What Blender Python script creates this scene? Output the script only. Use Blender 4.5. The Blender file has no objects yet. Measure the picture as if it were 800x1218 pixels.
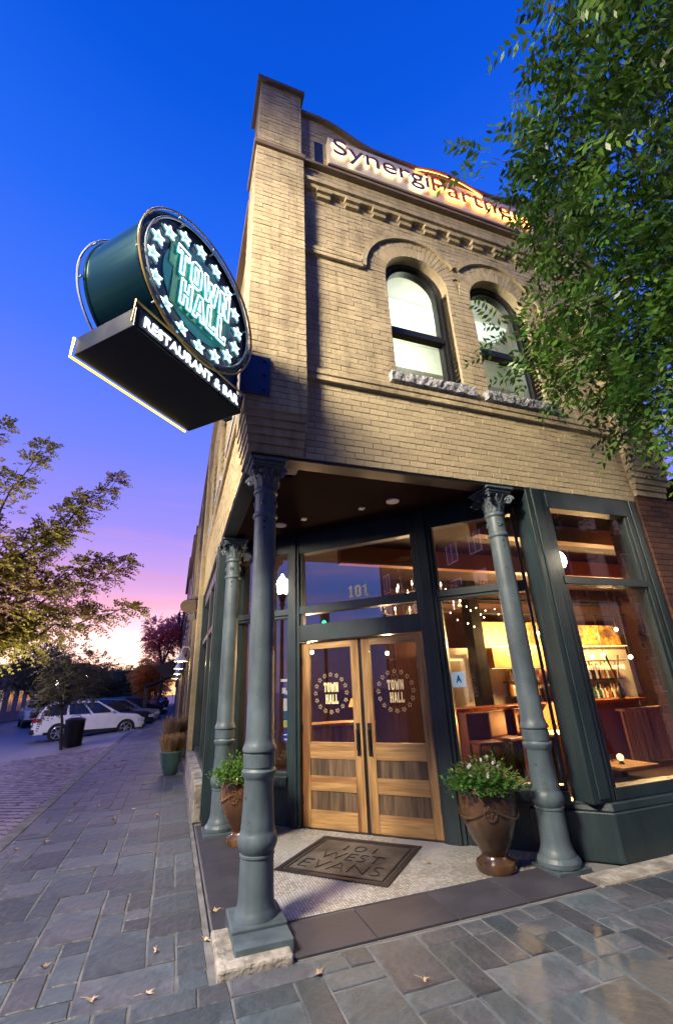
import bpy, math, random
import numpy as np
from mathutils import Vector, Matrix
R = math.radians
PI = math.pi
rng = random.Random(7)
SC = bpy.context.scene
COL = SC.collection

# ------------------------------------------------------------------ camera
cam_d = bpy.data.cameras.new('camera'); cam = bpy.data.objects.new('camera', cam_d); COL.objects.link(cam)
_R = np.array([[0.9440, -0.3277, -0.0383], [0.0891, 0.3642, -0.9270], [0.3178, 0.8717, 0.3731]])
u_, s_, v_ = np.linalg.svd(_R); _R = u_ @ v_
right, down, fwd = _R
M = Matrix(((right[0], -down[0], -fwd[0], 0.0), (right[1], -down[1], -fwd[1], 0.0), (right[2], -down[2], -fwd[2], 1.6), (0, 0, 0, 1)))
cam.matrix_world = M
cam_d.sensor_fit = 'HORIZONTAL'; cam_d.sensor_width = 36.0; cam_d.lens = 518.07 / 800 * 36.0
cam_d.clip_start = 0.05; cam_d.clip_end = 2000
SC.camera = cam
SC.view_settings.view_transform = 'Standard'; SC.view_settings.look = 'None'
SC.view_settings.exposure = 0.32; SC.view_settings.gamma = 1.0
SC.cycles.use_denoising = True
SC.cycles.max_bounces = 8; SC.cycles.transparent_max_bounces = 16
SC.cycles.sample_clamp_indirect = 4.0
SC.cycles.caustics_reflective = False; SC.cycles.caustics_refractive = False

def lin(c):
    return tuple(((v / 255) / 12.92 if v / 255 <= .04045 else (((v / 255) + .055) / 1.055) ** 2.4) for v in c)

# ------------------------------------------------------------------ sky (dusk: afterglow low along +Y, deep blue overhead)
W = bpy.data.worlds.new('World'); SC.world = W; W.use_nodes = True
nt = W.node_tree; nt.nodes.clear()
def N(t, **k):
    n = nt.nodes.new(t)
    for a, b in k.items(): setattr(n, a, b)
    return n
def L(a, b): nt.links.new(a, b)
tc = N('ShaderNodeTexCoord'); sep = N('ShaderNodeSeparateXYZ'); L(tc.outputs['Generated'], sep.inputs[0])
asn = N('ShaderNodeMath', operation='ARCSINE'); L(sep.outputs[2], asn.inputs[0])
nrm = N('ShaderNodeMath', operation='DIVIDE'); L(asn.outputs[0], nrm.inputs[0]); nrm.inputs[1].default_value = PI / 2
def ramp(stops):
    r = N('ShaderNodeValToRGB'); cr = r.color_ramp; cr.interpolation = 'LINEAR'
    while len(cr.elements) > 1: cr.elements.remove(cr.elements[-1])
    for i, (d, c) in enumerate(stops):
        e = cr.elements[0] if i == 0 else cr.elements.new(max(0, d / 90))
        e.position = max(0, d / 90); e.color = (*lin(c), 1)
    L(nrm.outputs[0], r.inputs[0]); return r
glow = ramp([(0, (255, 176, 100)), (2, (255, 200, 150)), (4.5, (250, 206, 190)), (7, (242, 186, 192)), (10, (228, 168, 204)), (14, (190, 152, 222)), (19, (148, 136, 234)),
             (28, (108, 124, 238)), (40, (66, 110, 234)), (52, (32, 96, 224)), (64, (9, 80, 206)), (90, (2, 56, 170))])
away = ramp([(0, (128, 116, 186)), (5, (108, 130, 214)), (12, (82, 128, 232)), (30, (60, 106, 234)), (45, (36, 90, 222)), (64, (8, 76, 204)), (90, (2, 60, 180))])
comb = N('ShaderNodeCombineXYZ'); L(sep.outputs[0], comb.inputs[0]); L(sep.outputs[1], comb.inputs[1])
hn = N('ShaderNodeVectorMath', operation='NORMALIZE'); L(comb.outputs[0], hn.inputs[0])
dt = N('ShaderNodeVectorMath', operation='DOT_PRODUCT'); L(hn.outputs[0], dt.inputs[0]); dt.inputs[1].default_value = (-0.14, 0.99, 0)
mr = N('ShaderNodeMapRange', interpolation_type='SMOOTHSTEP'); L(dt.outputs['Value'], mr.inputs[0]); mr.inputs[1].default_value = -0.35; mr.inputs[2].default_value = 0.9
mx = N('ShaderNodeMixRGB'); L(mr.outputs[0], mx.inputs[0]); L(away.outputs[0], mx.inputs[1]); L(glow.outputs[0], mx.inputs[2])
# faint streaky cloud veil low in the afterglow
mp = N('ShaderNodeMapping'); L(tc.outputs['Generated'], mp.inputs[0]); mp.inputs['Scale'].default_value = (1.5, 1.5, 16)
cn = N('ShaderNodeTexNoise'); L(mp.outputs[0], cn.inputs['Vector']); cn.inputs['Scale'].default_value = 2.2; cn.inputs['Detail'].default_value = 4
cm = N('ShaderNodeMapRange'); L(cn.outputs[0], cm.inputs[0]); cm.inputs[1].default_value = .52; cm.inputs[2].default_value = .75; cm.inputs[4].default_value = .6
el = N('ShaderNodeMapRange'); L(nrm.outputs[0], el.inputs[0]); el.inputs[1].default_value = .3; el.inputs[2].default_value = .03
cf = N('ShaderNodeMath', operation='MULTIPLY'); L(cm.outputs[0], cf.inputs[0]); L(el.outputs[0], cf.inputs[1])
mc = N('ShaderNodeMixRGB'); L(cf.outputs[0], mc.inputs[0]); L(mx.outputs[0], mc.inputs[1]); mc.inputs[2].default_value = (*lin((226, 150, 150)), 1)
bg = N('ShaderNodeBackground'); L(mc.outputs[0], bg.inputs[0]); gm = N('ShaderNodeMapRange', interpolation_type='SMOOTHSTEP'); L(nrm.outputs[0], gm.inputs[0]); gm.inputs[1].default_value = .14; gm.inputs[2].default_value = .0; gm.inputs[3].default_value = 0; gm.inputs[4].default_value = 1.3
ga = N('ShaderNodeMapRange', interpolation_type='SMOOTHSTEP'); L(dt.outputs['Value'], ga.inputs[0]); ga.inputs[1].default_value = .1; ga.inputs[2].default_value = 1.0
gq = N('ShaderNodeMath', operation='MULTIPLY_ADD'); L(gm.outputs[0], gq.inputs[0]); L(ga.outputs[0], gq.inputs[1]); gq.inputs[2].default_value = 1.0; L(gq.outputs[0], bg.inputs[1])
wo = N('ShaderNodeOutputWorld'); L(bg.outputs[0], wo.inputs[0])

# ------------------------------------------------------------------ materials
MATS = {}
def mat(name, col, rough=.7, var=.25, scale=6, bump=.0, bscale=None, metal=0, emit=None, estr=0, tone=0, orand=0, col2=None, c2scale=2.0, spec=.5, coat=0, stretch=None, c2lo=.45, c2hi=.65, detail=5, streak=0, chips=None):
    if name in MATS: return MATS[name]
    m = bpy.data.materials.new(name); m.use_nodes = True; t = m.node_tree
    b = t.nodes['Principled BSDF']
    b.inputs['Roughness'].default_value = rough; b.inputs['Metallic'].default_value = metal
    b.inputs['Specular IOR Level'].default_value = spec; b.inputs['Coat Weight'].default_value = coat
    b.inputs['Coat Roughness'].default_value = .15
    def n(ty, **k):
        x = t.nodes.new(ty)
        for a, c in k.items(): setattr(x, a, c)
        return x
    def l(a, c): t.links.new(a, c)
    co = n('ShaderNodeTexCoord'); vec = co.outputs['Object']
    if stretch:
        mpn = n('ShaderNodeMapping'); mpn.inputs['Scale'].default_value = stretch; l(vec, mpn.inputs[0]); vec = mpn.outputs[0]
    no = n('ShaderNodeTexNoise'); no.inputs['Scale'].default_value = scale; no.inputs['Detail'].default_value = detail; l(vec, no.inputs['Vector'])
    val = n('ShaderNodeMapRange'); l(no.outputs[0], val.inputs[0]); val.inputs[1].default_value = .25; val.inputs[2].default_value = .75
    val.inputs[3].default_value = 1 - var; val.inputs[4].default_value = 1 + var
    fac = val.outputs[0]
    if tone:
        at = n('ShaderNodeAttribute', attribute_name='tone'); mm = n('ShaderNodeMapRange'); l(at.outputs['Fac'], mm.inputs[0])
        mm.inputs[3].default_value = 1 - tone; mm.inputs[4].default_value = 1 + tone
        mu = n('ShaderNodeMath', operation='MULTIPLY'); l(fac, mu.inputs[0]); l(mm.outputs[0], mu.inputs[1]); fac = mu.outputs[0]
    if orand:
        oi = n('ShaderNodeObjectInfo'); mm = n('ShaderNodeMapRange'); l(oi.outputs['Random'], mm.inputs[0])
        mm.inputs[3].default_value = 1 - orand; mm.inputs[4].default_value = 1 + orand
        mu = n('ShaderNodeMath', operation='MULTIPLY'); l(fac, mu.inputs[0]); l(mm.outputs[0], mu.inputs[1]); fac = mu.outputs[0]
    base = n('ShaderNodeRGB'); base.outputs[0].default_value = (*col, 1); bc = base.outputs[0]
    if col2:
        n2 = n('ShaderNodeTexNoise'); n2.inputs['Scale'].default_value = c2scale; n2.inputs['Detail'].default_value = 4; l(vec, n2.inputs['Vector'])
        m2 = n('ShaderNodeMapRange'); l(n2.outputs[0], m2.inputs[0]); m2.inputs[1].default_value = c2lo; m2.inputs[2].default_value = c2hi
        if tone or orand:
            src = t.nodes.new('ShaderNodeAttribute' if tone else 'ShaderNodeObjectInfo')
            if tone: src.attribute_name = 'tone'; so = src.outputs['Fac']
            else: so = src.outputs['Random']
            wn = n('ShaderNodeTexWhiteNoise', noise_dimensions='1D'); l(so, wn.inputs['W'])
            ad = n('ShaderNodeMath', operation='MULTIPLY_ADD'); l(wn.outputs[0], ad.inputs[0]); ad.inputs[1].default_value = .3; l(n2.outputs[0], ad.inputs[2])
            sb = n('ShaderNodeMath', operation='SUBTRACT'); l(ad.outputs[0], sb.inputs[0]); sb.inputs[1].default_value = .15; l(sb.outputs[0], m2.inputs[0])
        mi = n('ShaderNodeMixRGB'); l(m2.outputs[0], mi.inputs[0]); l(bc, mi.inputs[1]); mi.inputs[2].default_value = (*col2, 1); bc = mi.outputs[0]
    if streak:
        ms = n('ShaderNodeMapping'); ms.inputs['Scale'].default_value = (5, 5, .6); l(co.outputs['Object'], ms.inputs[0])
        for sc_, vv, w_ in ((1.6, ms.outputs[0], streak), (1.1, co.outputs['Object'], streak * .8)):
            ns_ = n('ShaderNodeTexNoise'); ns_.inputs['Scale'].default_value = sc_; ns_.inputs['Detail'].default_value = 6; ns_.inputs['Roughness'].default_value = .65; l(vv, ns_.inputs['Vector'])
            r_ = n('ShaderNodeMapRange'); l(ns_.outputs[0], r_.inputs[0]); r_.inputs[1].default_value = .45; r_.inputs[2].default_value = .68; r_.inputs[3].default_value = 1; r_.inputs[4].default_value = 1 - w_
            mu = n('ShaderNodeMath', operation='MULTIPLY'); l(fac, mu.inputs[0]); l(r_.outputs[0], mu.inputs[1]); fac = mu.outputs[0]
    if chips:
        nc = n('ShaderNodeTexNoise'); nc.inputs['Scale'].default_value = 14; nc.inputs['Detail'].default_value = 7; nc.inputs['Roughness'].default_value = .7; l(co.outputs['Object'], nc.inputs['Vector'])
        rc = n('ShaderNodeMapRange'); l(nc.outputs[0], rc.inputs[0]); rc.inputs[1].default_value = .64; rc.inputs[2].default_value = .68
        mi = n('ShaderNodeMixRGB'); l(rc.outputs[0], mi.inputs[0]); l(bc, mi.inputs[1]); mi.inputs[2].default_value = (*chips, 1); bc = mi.outputs[0]
    vm = n('ShaderNodeVectorMath', operation='SCALE'); l(bc, vm.inputs[0]); l(fac, vm.inputs['Scale'])
    l(vm.outputs[0], b.inputs['Base Color'])
    if bump:
        nb = n('ShaderNodeTexNoise'); nb.inputs['Scale'].default_value = bscale or scale * 4; nb.inputs['Detail'].default_value = 6; l(vec, nb.inputs['Vector'])
        bp = n('ShaderNodeBump'); bp.inputs['Strength'].default_value = bump; bp.inputs['Distance'].default_value = .02
        l(nb.outputs[0], bp.inputs['Height']); l(bp.outputs[0], b.inputs['Normal'])
    rv = n('ShaderNodeMapRange'); l(no.outputs[0], rv.inputs[0]); rv.inputs[3].default_value = max(0.02, rough - .12); rv.inputs[4].default_value = min(1, rough + .12); l(rv.outputs[0], b.inputs['Roughness'])
    if emit:
        b.inputs['Emission Color'].default_value = (*emit, 1); b.inputs['Emission Strength'].default_value = estr
    MATS[name] = m; return m
def glass(name, tint=(.9, .93, .92), f0=.05, rough=0.0, wob=0):
    m = bpy.data.materials.new(name); m.use_nodes = True; t = m.node_tree; t.nodes.clear()
    o = t.nodes.new('ShaderNodeOutputMaterial'); mx = t.nodes.new('ShaderNodeMixShader'); tr = t.nodes.new('ShaderNodeBsdfTransparent'); gl = t.nodes.new('ShaderNodeBsdfGlossy')
    ge = t.nodes.new('ShaderNodeNewGeometry'); dp = t.nodes.new('ShaderNodeVectorMath'); dp.operation = 'DOT_PRODUCT'
    t.links.new(ge.outputs['Incoming'], dp.inputs[0]); t.links.new(ge.outputs['Normal'], dp.inputs[1])
    def mt(op, a, b=None):
        n = t.nodes.new('ShaderNodeMath'); n.operation = op
        for i, v in enumerate((a, b)):
            if v is None: continue
            if isinstance(v, (int, float)): n.inputs[i].default_value = v
            else: t.links.new(v, n.inputs[i])
        return n.outputs[0]
    c = mt('ABSOLUTE', dp.outputs['Value']); p = mt('POWER', mt('SUBTRACT', 1.0, c), 5.0); fac = mt('ADD', mt('MULTIPLY', p, 1 - f0), f0)
    tr.inputs[0].default_value = (*tint, 1); gl.inputs['Roughness'].default_value = rough
    t.links.new(fac, mx.inputs[0]); t.links.new(tr.outputs[0], mx.inputs[1]); t.links.new(gl.outputs[0], mx.inputs[2]); t.links.new(mx.outputs[0], o.inputs[0])
    if wob:
        n = t.nodes.new('ShaderNodeTexNoise'); n.inputs['Scale'].default_value = 1.3; b = t.nodes.new('ShaderNodeBump'); b.inputs['Strength'].default_value = wob; b.inputs['Distance'].default_value = .01
        t.links.new(n.outputs[0], b.inputs['Height']); t.links.new(b.outputs[0], gl.inputs['Normal'])
    MATS[name] = m; return m
def glow_mat(name, col, s):
    m = mat(name, tuple(min(.9, c) for c in col), rough=.4, var=0, emit=col, estr=s); return m
BR = (.49, .405, .265)
m_brick = mat('painted_brick', BR, .85, .16, 3, .55, 30, tone=.08, col2=(.43, .35, .235), c2scale=1.2, streak=.30, chips=(.20, .15, .10))
m_brick_o = mat('painted_brick_single', BR, .85, .16, 3, .55, 30, orand=.08, col2=(.43, .35, .235), c2scale=1.2, streak=.2, chips=(.20, .15, .10))
m_mortar = mat('painted_mortar', (.40, .33, .22), .95, .2, 8, .4, 60)
m_brick_y = mat('cream_brick', (.50, .40, .22), .85, .12, 3, .4, 40, tone=.08, streak=.2)
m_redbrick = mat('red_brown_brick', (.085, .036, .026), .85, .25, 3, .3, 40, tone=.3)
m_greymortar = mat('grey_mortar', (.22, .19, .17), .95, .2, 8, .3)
m_coping = mat('dark_coping', (.20, .145, .10), .7, .2, 4, .2)
m_green = mat('dark_green_paint', (.020, .038, .047), .42, .15, 3, .10, 40, coat=.15, spec=.5, streak=.35, chips=(.045, .065, .06))
m_iron = mat('painted_cast_iron', (.100, .140, .172), .45, .12, 5, .10, 45, col2=(.068, .098, .124), c2scale=3, streak=.32, chips=(.055, .05, .045))
m_oak = mat('weathered_oak', (.37, .215, .085), .5, .42, 30, .35, 60, col2=(.15, .062, .022), c2scale=7, stretch=(1, 1, .08), c2lo=.46, c2hi=.62, detail=9)
m_oakh = mat('oak_rail', (.37, .215, .085), .5, .42, 30, .35, 60, col2=(.22, .095, .034), c2scale=7, stretch=(.08, 1, 1), c2lo=.5, c2hi=.66, detail=9)
m_panel = mat('stained_door_panel', (.13, .085, .05), .55, .6, 26, .35, 50, col2=(.05, .032, .022), c2scale=6, stretch=(1, 1, .08), detail=8)
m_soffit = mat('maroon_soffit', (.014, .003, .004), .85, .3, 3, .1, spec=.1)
m_whitefix = mat('white_fixture', (.9, .85, .8), .5, .05)
m_slate = mat('blue_slate', (.078, .104, .128), .46, .42, 5, .8, 12, streak=.25, tone=.30, col2=(.094, .102, .126), c2scale=1.6, detail=8)
m_slate_o = mat('blue_slate_single', (.078, .104, .128), .44, .5, 5, .8, 12, streak=.3, orand=.34, col2=(.094, .102, .126), c2scale=1.6, detail=9)
m_joint = mat('sandy_joint', (.165, .17, .18), .95, .5, 5, .3, detail=8)
m_slab = mat('dark_threshold_slab', (.046, .046, .062), .55, .25, 3, .25, 12, orand=.15)
m_tile = mat('small_white_tile', (.50, .50, .52), .4, .2, 2.5, .1, tone=.12, col2=(.30, .28, .25), c2scale=1.1)
m_grout = mat('tile_grout', (.17, .17, .18), .95, .2)
m_conc = mat('pale_concrete', (.42, .40, .36), .85, .4, 9, .9, 30, col2=(.22, .20, .18), c2scale=5, streak=.4)
m_granite = mat('rough_granite', (.34, .34, .38), .8, .85, 38, 1.0, 30, detail=3)
m_mat = mat('worn_bronze_plate', (.15, .135, .125), .5, .45, 7, .3, metal=.3, col2=(.075, .065, .06), c2scale=2.5)
m_matd = mat('dark_bronze_border', (.030, .026, .030), .5, .3, 7, .2, metal=.3)
m_paver = mat('street_paver', (.30, .26, .30), .45, .25, 3, .3, 20, tone=.3, col2=(.22, .18, .24))
m_asphalt = mat('asphalt', (.20, .18, .21), .45, .25, 3, .3, 60)
m_black = mat('black_metal', (.012, .013, .016), .4, .2, 4)
m_signmetal = mat('dark_teal_sign_metal', (.008, .050, .056), .22, .25, 8, .12, 3, metal=.75, stretch=(1, .04, 1))
m_bluepl = mat('blue_steel_plate', (.010, .035, .13), .4, .2, 6)
m_face = mat('teal_sign_face', (.04, .42, .46), .5, .15, 3)
m_facein = mat('green_sign_panel', (.22, .55, .32), .5, .2, 3)
m_facedk = mat('dark_sign_face', (.012, .018, .03), .35, .1, 3)
m_gold = mat('dull_gold_tube', (.42, .30, .10), .35, .15, 5, metal=.5)
m_glasstube = mat('unlit_glass_tube', (.30, .36, .42), .2, .1, 5)
m_pot = mat('glazed_brown_pot', (.050, .027, .016), .24, .35, 4, .15, 10, col2=(.10, .052, .024), c2scale=3, coat=.5)
m_pot2 = mat('glazed_amber_pot', (.095, .042, .018), .25, .35, 4, .15, 10, col2=(.17, .09, .028), c2scale=3, coat=.5)
m_potg = mat('glazed_green_pot', (.06, .13, .12), .3, .25, 4, .1, coat=.4)
m_soil = mat('soil', (.02, .014, .01), .95, .3, 20, .5)
m_leaf = mat('bright_herb_leaf', (.10, .22, .035), .5, .25, 9, tone=.5)
m_leaf2 = mat('deep_herb_leaf', (.06, .17, .03), .5, .25, 9, tone=.5)
m_tree = mat('dark_green_leaf', (.040, .110, .018), .42, .35, 1.2, tone=.6, col2=(.075, .155, .018), c2scale=1.2)
m_tree2 = mat('olive_maroon_leaf', (.22, .20, .03), .55, .3, 1.0, tone=.4, col2=(.13, .045, .06), c2scale=.6)
m_tree3 = mat('dusky_leaf', (.11, .095, .04), .6, .3, .5, tone=.4)
m_tree4 = mat('red_autumn_leaf', (.60, .17, .17), .6, .3, .5, tone=.4)
m_tree5 = mat('orange_autumn_leaf', (.65, .30, .06), .6, .3, .5, tone=.4)
m_bark = mat('tree_bark', (.055, .045, .036), .9, .3, 8, .8, 30, stretch=(1, 1, .2))
m_petal = mat('pale_petal', (.7, .62, .78), .5, .1)
m_drygrass = mat('dry_grass', (.30, .20, .09), .8, .3, 5, tone=.4)
m_fall = mat('fallen_leaf_tan', (.60, .46, .30), .8, .3, 20, orand=.35)
m_white = mat('white_paint', (.78, .76, .70), .6, .05)
m_signw = mat('white_acrylic_panel', (.66, .60, .47), .4, .04, 3)
m_lbrown = mat('brown_sign_letter', (.10, .045, .03), .4, .1)
m_lorange = mat('orange_sign_letter', (.55, .13, .015), .4, .1)
m_cart = mat('car_tyre', (.012, .012, .013), .8, .2)
m_rim = mat('alloy_rim', (.45, .45, .47), .3, .1, metal=.9)
m_carglass = mat('car_dark_glass', (.008, .010, .016), .06, .05, spec=.8)
m_carw = mat('white_car_paint', (.85, .82, .82), .28, .04, 2, coat=.6)
m_cark = mat('black_car_paint', (.014, .015, .022), .2, .1, 2, coat=.6)
m_cars = mat('grey_car_paint', (.16, .17, .22), .25, .1, 2, coat=.6)
m_redlens = mat('red_tail_lens', (.35, .01, .02), .2, .1)
m_lens = mat('clear_lens', (.5, .5, .55), .15, .1)
m_goldp = mat('gold_leaf_print', (.85, .72, .42), .45, .08, emit=None)
g_main = glass('storefront_glass', (.94, .94, .92), .19, wob=.02)
g_front = glass('clear_shop_glass', (.96, .96, .94), .075, wob=.02)
g_door = glass('door_glass', (.92, .90, .86), .07, wob=.02)
g_up = glass('upper_window_glass', (.95, .98, .96), .04)
for _m, _c in ((m_tree, .22), (m_tree2, .45), (m_tree3, .45), (m_tree4, .6), (m_tree5, .6), (m_leaf, .3), (m_leaf2, .3), (m_drygrass, .3)):   # light passes through thin leaves
    _t = _m.node_tree; _b = _t.nodes['Principled BSDF']; _tr = _t.nodes.new('ShaderNodeBsdfTranslucent'); _mx = _t.nodes.new('ShaderNodeMixShader'); _mx.inputs[0].default_value = _c
    _sc = _t.nodes.new('ShaderNodeVectorMath'); _sc.operation = 'SCALE'; _sc.inputs['Scale'].default_value = 1.5; _src = _b.inputs['Base Color'].links[0].from_socket
    _t.links.new(_src, _sc.inputs[0]); _t.links.new(_sc.outputs[0], _tr.inputs[0]); _t.links.new(_b.outputs[0], _mx.inputs[1]); _t.links.new(_tr.outputs[0], _mx.inputs[2]); _t.links.new(_mx.outputs[0], _t.nodes['Material Output'].inputs[0])
e_white = glow_mat('neon_white_cyan', (.75, .96, 1.0), 2.6)
e_star = glow_mat('lit_star_face', (.32, .66, .80), .22)
e_yellow = glow_mat('neon_yellow', (1.0, .72, .06), 2.2)
e_warm = glow_mat('warm_bulb', (1.0, .78, .45), 14)
e_candle = glow_mat('candle_bulb', (1.0, .80, .62), 9)
e_lamp = glow_mat('street_lamp_globe', (1.0, .93, .72), 16)
e_lampn = glow_mat('bright_lamp_globe', (1.0, .88, .62), 130)
e_lampb = glow_mat('added_lamp_globe', (1.0, .86, .78), 620)  # used only by the added lamp beside the white SUV
e_led = glow_mat('amber_led', (1.0, .40, .07), 12)
e_ledw = glow_mat('warm_white_led', (1.0, .70, .38), 5)
e_shade = glow_mat('orange_lamp_shade', (1.0, .36, .07), 1.6)
e_strip = glow_mat('bar_light_strip', (1.0, .66, .28), 1.8)
e_barn = glow_mat('barn_lamp_bulb', (1.0, .85, .45), 10)

# ------------------------------------------------------------------ mesh helpers
class MB:
    def __init__(s): s.v = []; s.f = []; s.t = []; s.m = []
    def add(s, vs, fs, tone=.5, mi=0):
        o = len(s.v); s.v += [tuple(p) for p in vs]; s.f += [tuple(i + o for i in f) for f in fs]; s.t += [tone] * len(fs); s.m += [mi] * len(fs); return s
    def box(s, x0, x1, y0, y1, z0, z1, tone=.5, mi=0):
        return s.add([(x0, y0, z0), (x1, y0, z0), (x1, y1, z0), (x0, y1, z0), (x0, y0, z1), (x1, y0, z1), (x1, y1, z1), (x0, y1, z1)],
                     [(0, 3, 2, 1), (4, 5, 6, 7), (0, 1, 5, 4), (1, 2, 6, 5), (2, 3, 7, 6), (3, 0, 4, 7)], tone, mi)
    def lathe(s, prof, n=24, c=(0, 0, 0), mi=0, tone=.5, cap=True):
        vs = []; fs = []
        for (r, z) in prof:
            for k in range(n): a = 2 * PI * k / n; vs.append((c[0] + r * math.cos(a), c[1] + r * math.sin(a), c[2] + z))
        for i in range(len(prof) - 1):
            for k in range(n): k2 = (k + 1) % n; fs.append((i * n + k, i * n + k2, (i + 1) * n + k2, (i + 1) * n + k))
        if cap: fs.append(tuple(range(n))[::-1]); fs.append(tuple((len(prof) - 1) * n + k for k in range(n)))
        return s.add(vs, fs, tone, mi)
    def tube(s, path, r, n=8, closed=False, mi=0, tone=.5):
        P = [Vector(p) for p in path]; m = len(P); vs = []; fs = []
        rr = r if isinstance(r, (list, tuple)) else [r] * m
        up = Vector((0.13, 0.27, .95)).normalized()
        for i, p in enumerate(P):
            a = P[(i - 1) % m] if closed else P[max(0, i - 1)]; b = P[(i + 1) % m] if closed else P[min(m - 1, i + 1)]
            d = (b - a).normalized() if (b - a).length > 1e-9 else Vector((0, 0, 1))
            x = d.cross(up)
            if x.length < .15: x = d.cross(Vector((1, 0, 0)))
            x.normalize(); y = d.cross(x)
            for k in range(n): q = p + rr[i] * (math.cos(2 * PI * k / n) * x + math.sin(2 * PI * k / n) * y); vs.append(q)
        for i in range(m if closed else m - 1):
            j = (i + 1) % m
            for k in range(n): k2 = (k + 1) % n; fs.append((i * n + k, i * n + k2, j * n + k2, j * n + k))
        if not closed: fs.append(tuple(range(n))[::-1]); fs.append(tuple((m - 1) * n + k for k in range(n)))
        return s.add(vs, fs, tone, mi)
    def ball(s, c, r, n=10, m=6, sc=(1, 1, 1), mi=0, tone=.5):
        prof = [(max(1e-4, r * math.sin(PI * i / m)), -r * math.cos(PI * i / m)) for i in range(m + 1)]
        o = len(s.v); s.lathe(prof, n, (0, 0, 0), mi, tone)
        for i in range(o, len(s.v)): p = s.v[i]; s.v[i] = (c[0] + p[0] * sc[0], c[1] + p[1] * sc[1], c[2] + p[2] * sc[2])
        return s
    def prism(s, poly, y0, y1, mi=0, tone=.5):     # polygon in XZ, extruded along Y (counter-clockwise seen from -Y)
        n = len(poly); vs = [(x, y0, z) for x, z in poly] + [(x, y1, z) for x, z in poly]
        fs = [tuple(range(n)), tuple(range(n, 2 * n))[::-1]] + [(i, i + n, (i + 1) % n + n, (i + 1) % n) for i in range(n)]
        return s.add(vs, fs, tone, mi)
    def arc(s, cx, cz, r0, r1, y0, y1, a0, a1, n, tone=.5, mi=0, gap=0):
        for k in range(n):
            p = a0 + (a1 - a0) * (k + gap) / n; q = a0 + (a1 - a0) * (k + 1 - gap) / n
            P = [(cx + r * math.cos(a), cz + r * math.sin(a)) for r, a in ((r0, p), (r1, p), (r1, q), (r0, q))]
            s.prism(P, y0, y1, mi, tone if tone is not None else rng.random())
        return s
    def mesh(s, name):
        me = bpy.data.meshes.new(name); me.from_pydata(s.v, [], s.f); me.update()
        a = me.attributes.new('tone', 'FLOAT', 'FACE'); a.data.foreach_set('value', s.t)
        if any(s.m): me.polygons.foreach_set('material_index', s.m)
        return me
def link(o, parent=None, **k):
    COL.objects.link(o)
    if parent: o.parent = parent
    for a, b in k.items(): o[a] = b
    return o
def O(name, mb, m, parent=None, loc=None, rz=0, bevel=0, smooth=False, seg=2, **k):
    me = mb.mesh(name) if isinstance(mb, MB) else mb
    if not len(me.materials):
        for q in (m if isinstance(m, (list, tuple)) else [m]): me.materials.append(q)
    if smooth:
        me.polygons.foreach_set('use_smooth', [True] * len(me.polygons))
    o = bpy.data.objects.new(name, me); link(o, parent, **k)
    if loc is not None: o.location = loc
    if rz: o.rotation_euler.z = rz
    if bevel:
        b = o.modifiers.new('bevel', 'BEVEL'); b.width = bevel; b.segments = seg; b.limit_method = 'ANGLE'; b.angle_limit = R(40)
    elif smooth:
        b = o.modifiers.new('es', 'EDGE_SPLIT'); b.split_angle = R(42)
    return o
def thing(name, label, cat, loc=(0, 0, 0), rz=0, group=None):
    o = bpy.data.objects.new(name, None); link(o, label=label, category=cat); o.location = loc; o.rotation_euler.z = rz
    if group: o['group'] = group
    return o
def copy_tree(o, parent=None):
    c = o.copy(); COL.objects.link(c); c.parent = parent
    for ch in list(o.children): copy_tree(ch, c)
    return c
def quads(name, V, m, tone, parent=None, **k):      # numpy (n,4,3) quads as one mesh
    n = V.shape[0]; me = bpy.data.meshes.new(name); me.vertices.add(n * 4); me.vertices.foreach_set('co', V.reshape(-1).astype(np.float32))
    me.loops.add(n * 4); me.loops.foreach_set('vertex_index', np.arange(n * 4, dtype=np.int32)); me.polygons.add(n)
    me.polygons.foreach_set('loop_start', np.arange(0, n * 4, 4, dtype=np.int32)); me.polygons.foreach_set('loop_total', np.full(n, 4, dtype=np.int32))
    me.update(calc_edges=True); a = me.attributes.new('tone', 'FLOAT', 'FACE'); a.data.foreach_set('value', tone.astype(np.float32))
    me.materials.append(m); o = bpy.data.objects.new(name, me); return link(o, parent, **k)
def textmesh(txt, size, ext, bold=0, sx=1, space=1):
    c = bpy.data.curves.new('lettering', 'FONT'); c.body = txt; c.size = size; c.extrude = ext; c.offset = bold; c.space_character = space; c.resolution_u = 4
    c.align_x = 'CENTER'; o = bpy.data.objects.new('lettering', c); COL.objects.link(o)
    dg = bpy.context.evaluated_depsgraph_get(); me = bpy.data.meshes.new_from_object(o.evaluated_get(dg))
    bpy.data.objects.remove(o); bpy.data.curves.remove(c)
    me.transform(Matrix.Rotation(PI / 2, 4, 'X')); me.transform(Matrix.Diagonal((sx, 1, 1, 1))); return me
def fit(me, w, cx, cz, y, h=None):                  # scale lettering to width w, centre it
    X = [v.co.x for v in me.vertices]; Z = [v.co.z for v in me.vertices]
    kx = w / (max(X) - min(X)); kz = h / (max(Z) - min(Z)) if h else kx
    mx, mz = (max(X) + min(X)) / 2, (max(Z) + min(Z)) / 2
    for v in me.vertices: v.co.x = (v.co.x - mx) * kx + cx; v.co.z = (v.co.z - mz) * kz + cz; v.co.y += y
    return me
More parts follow.
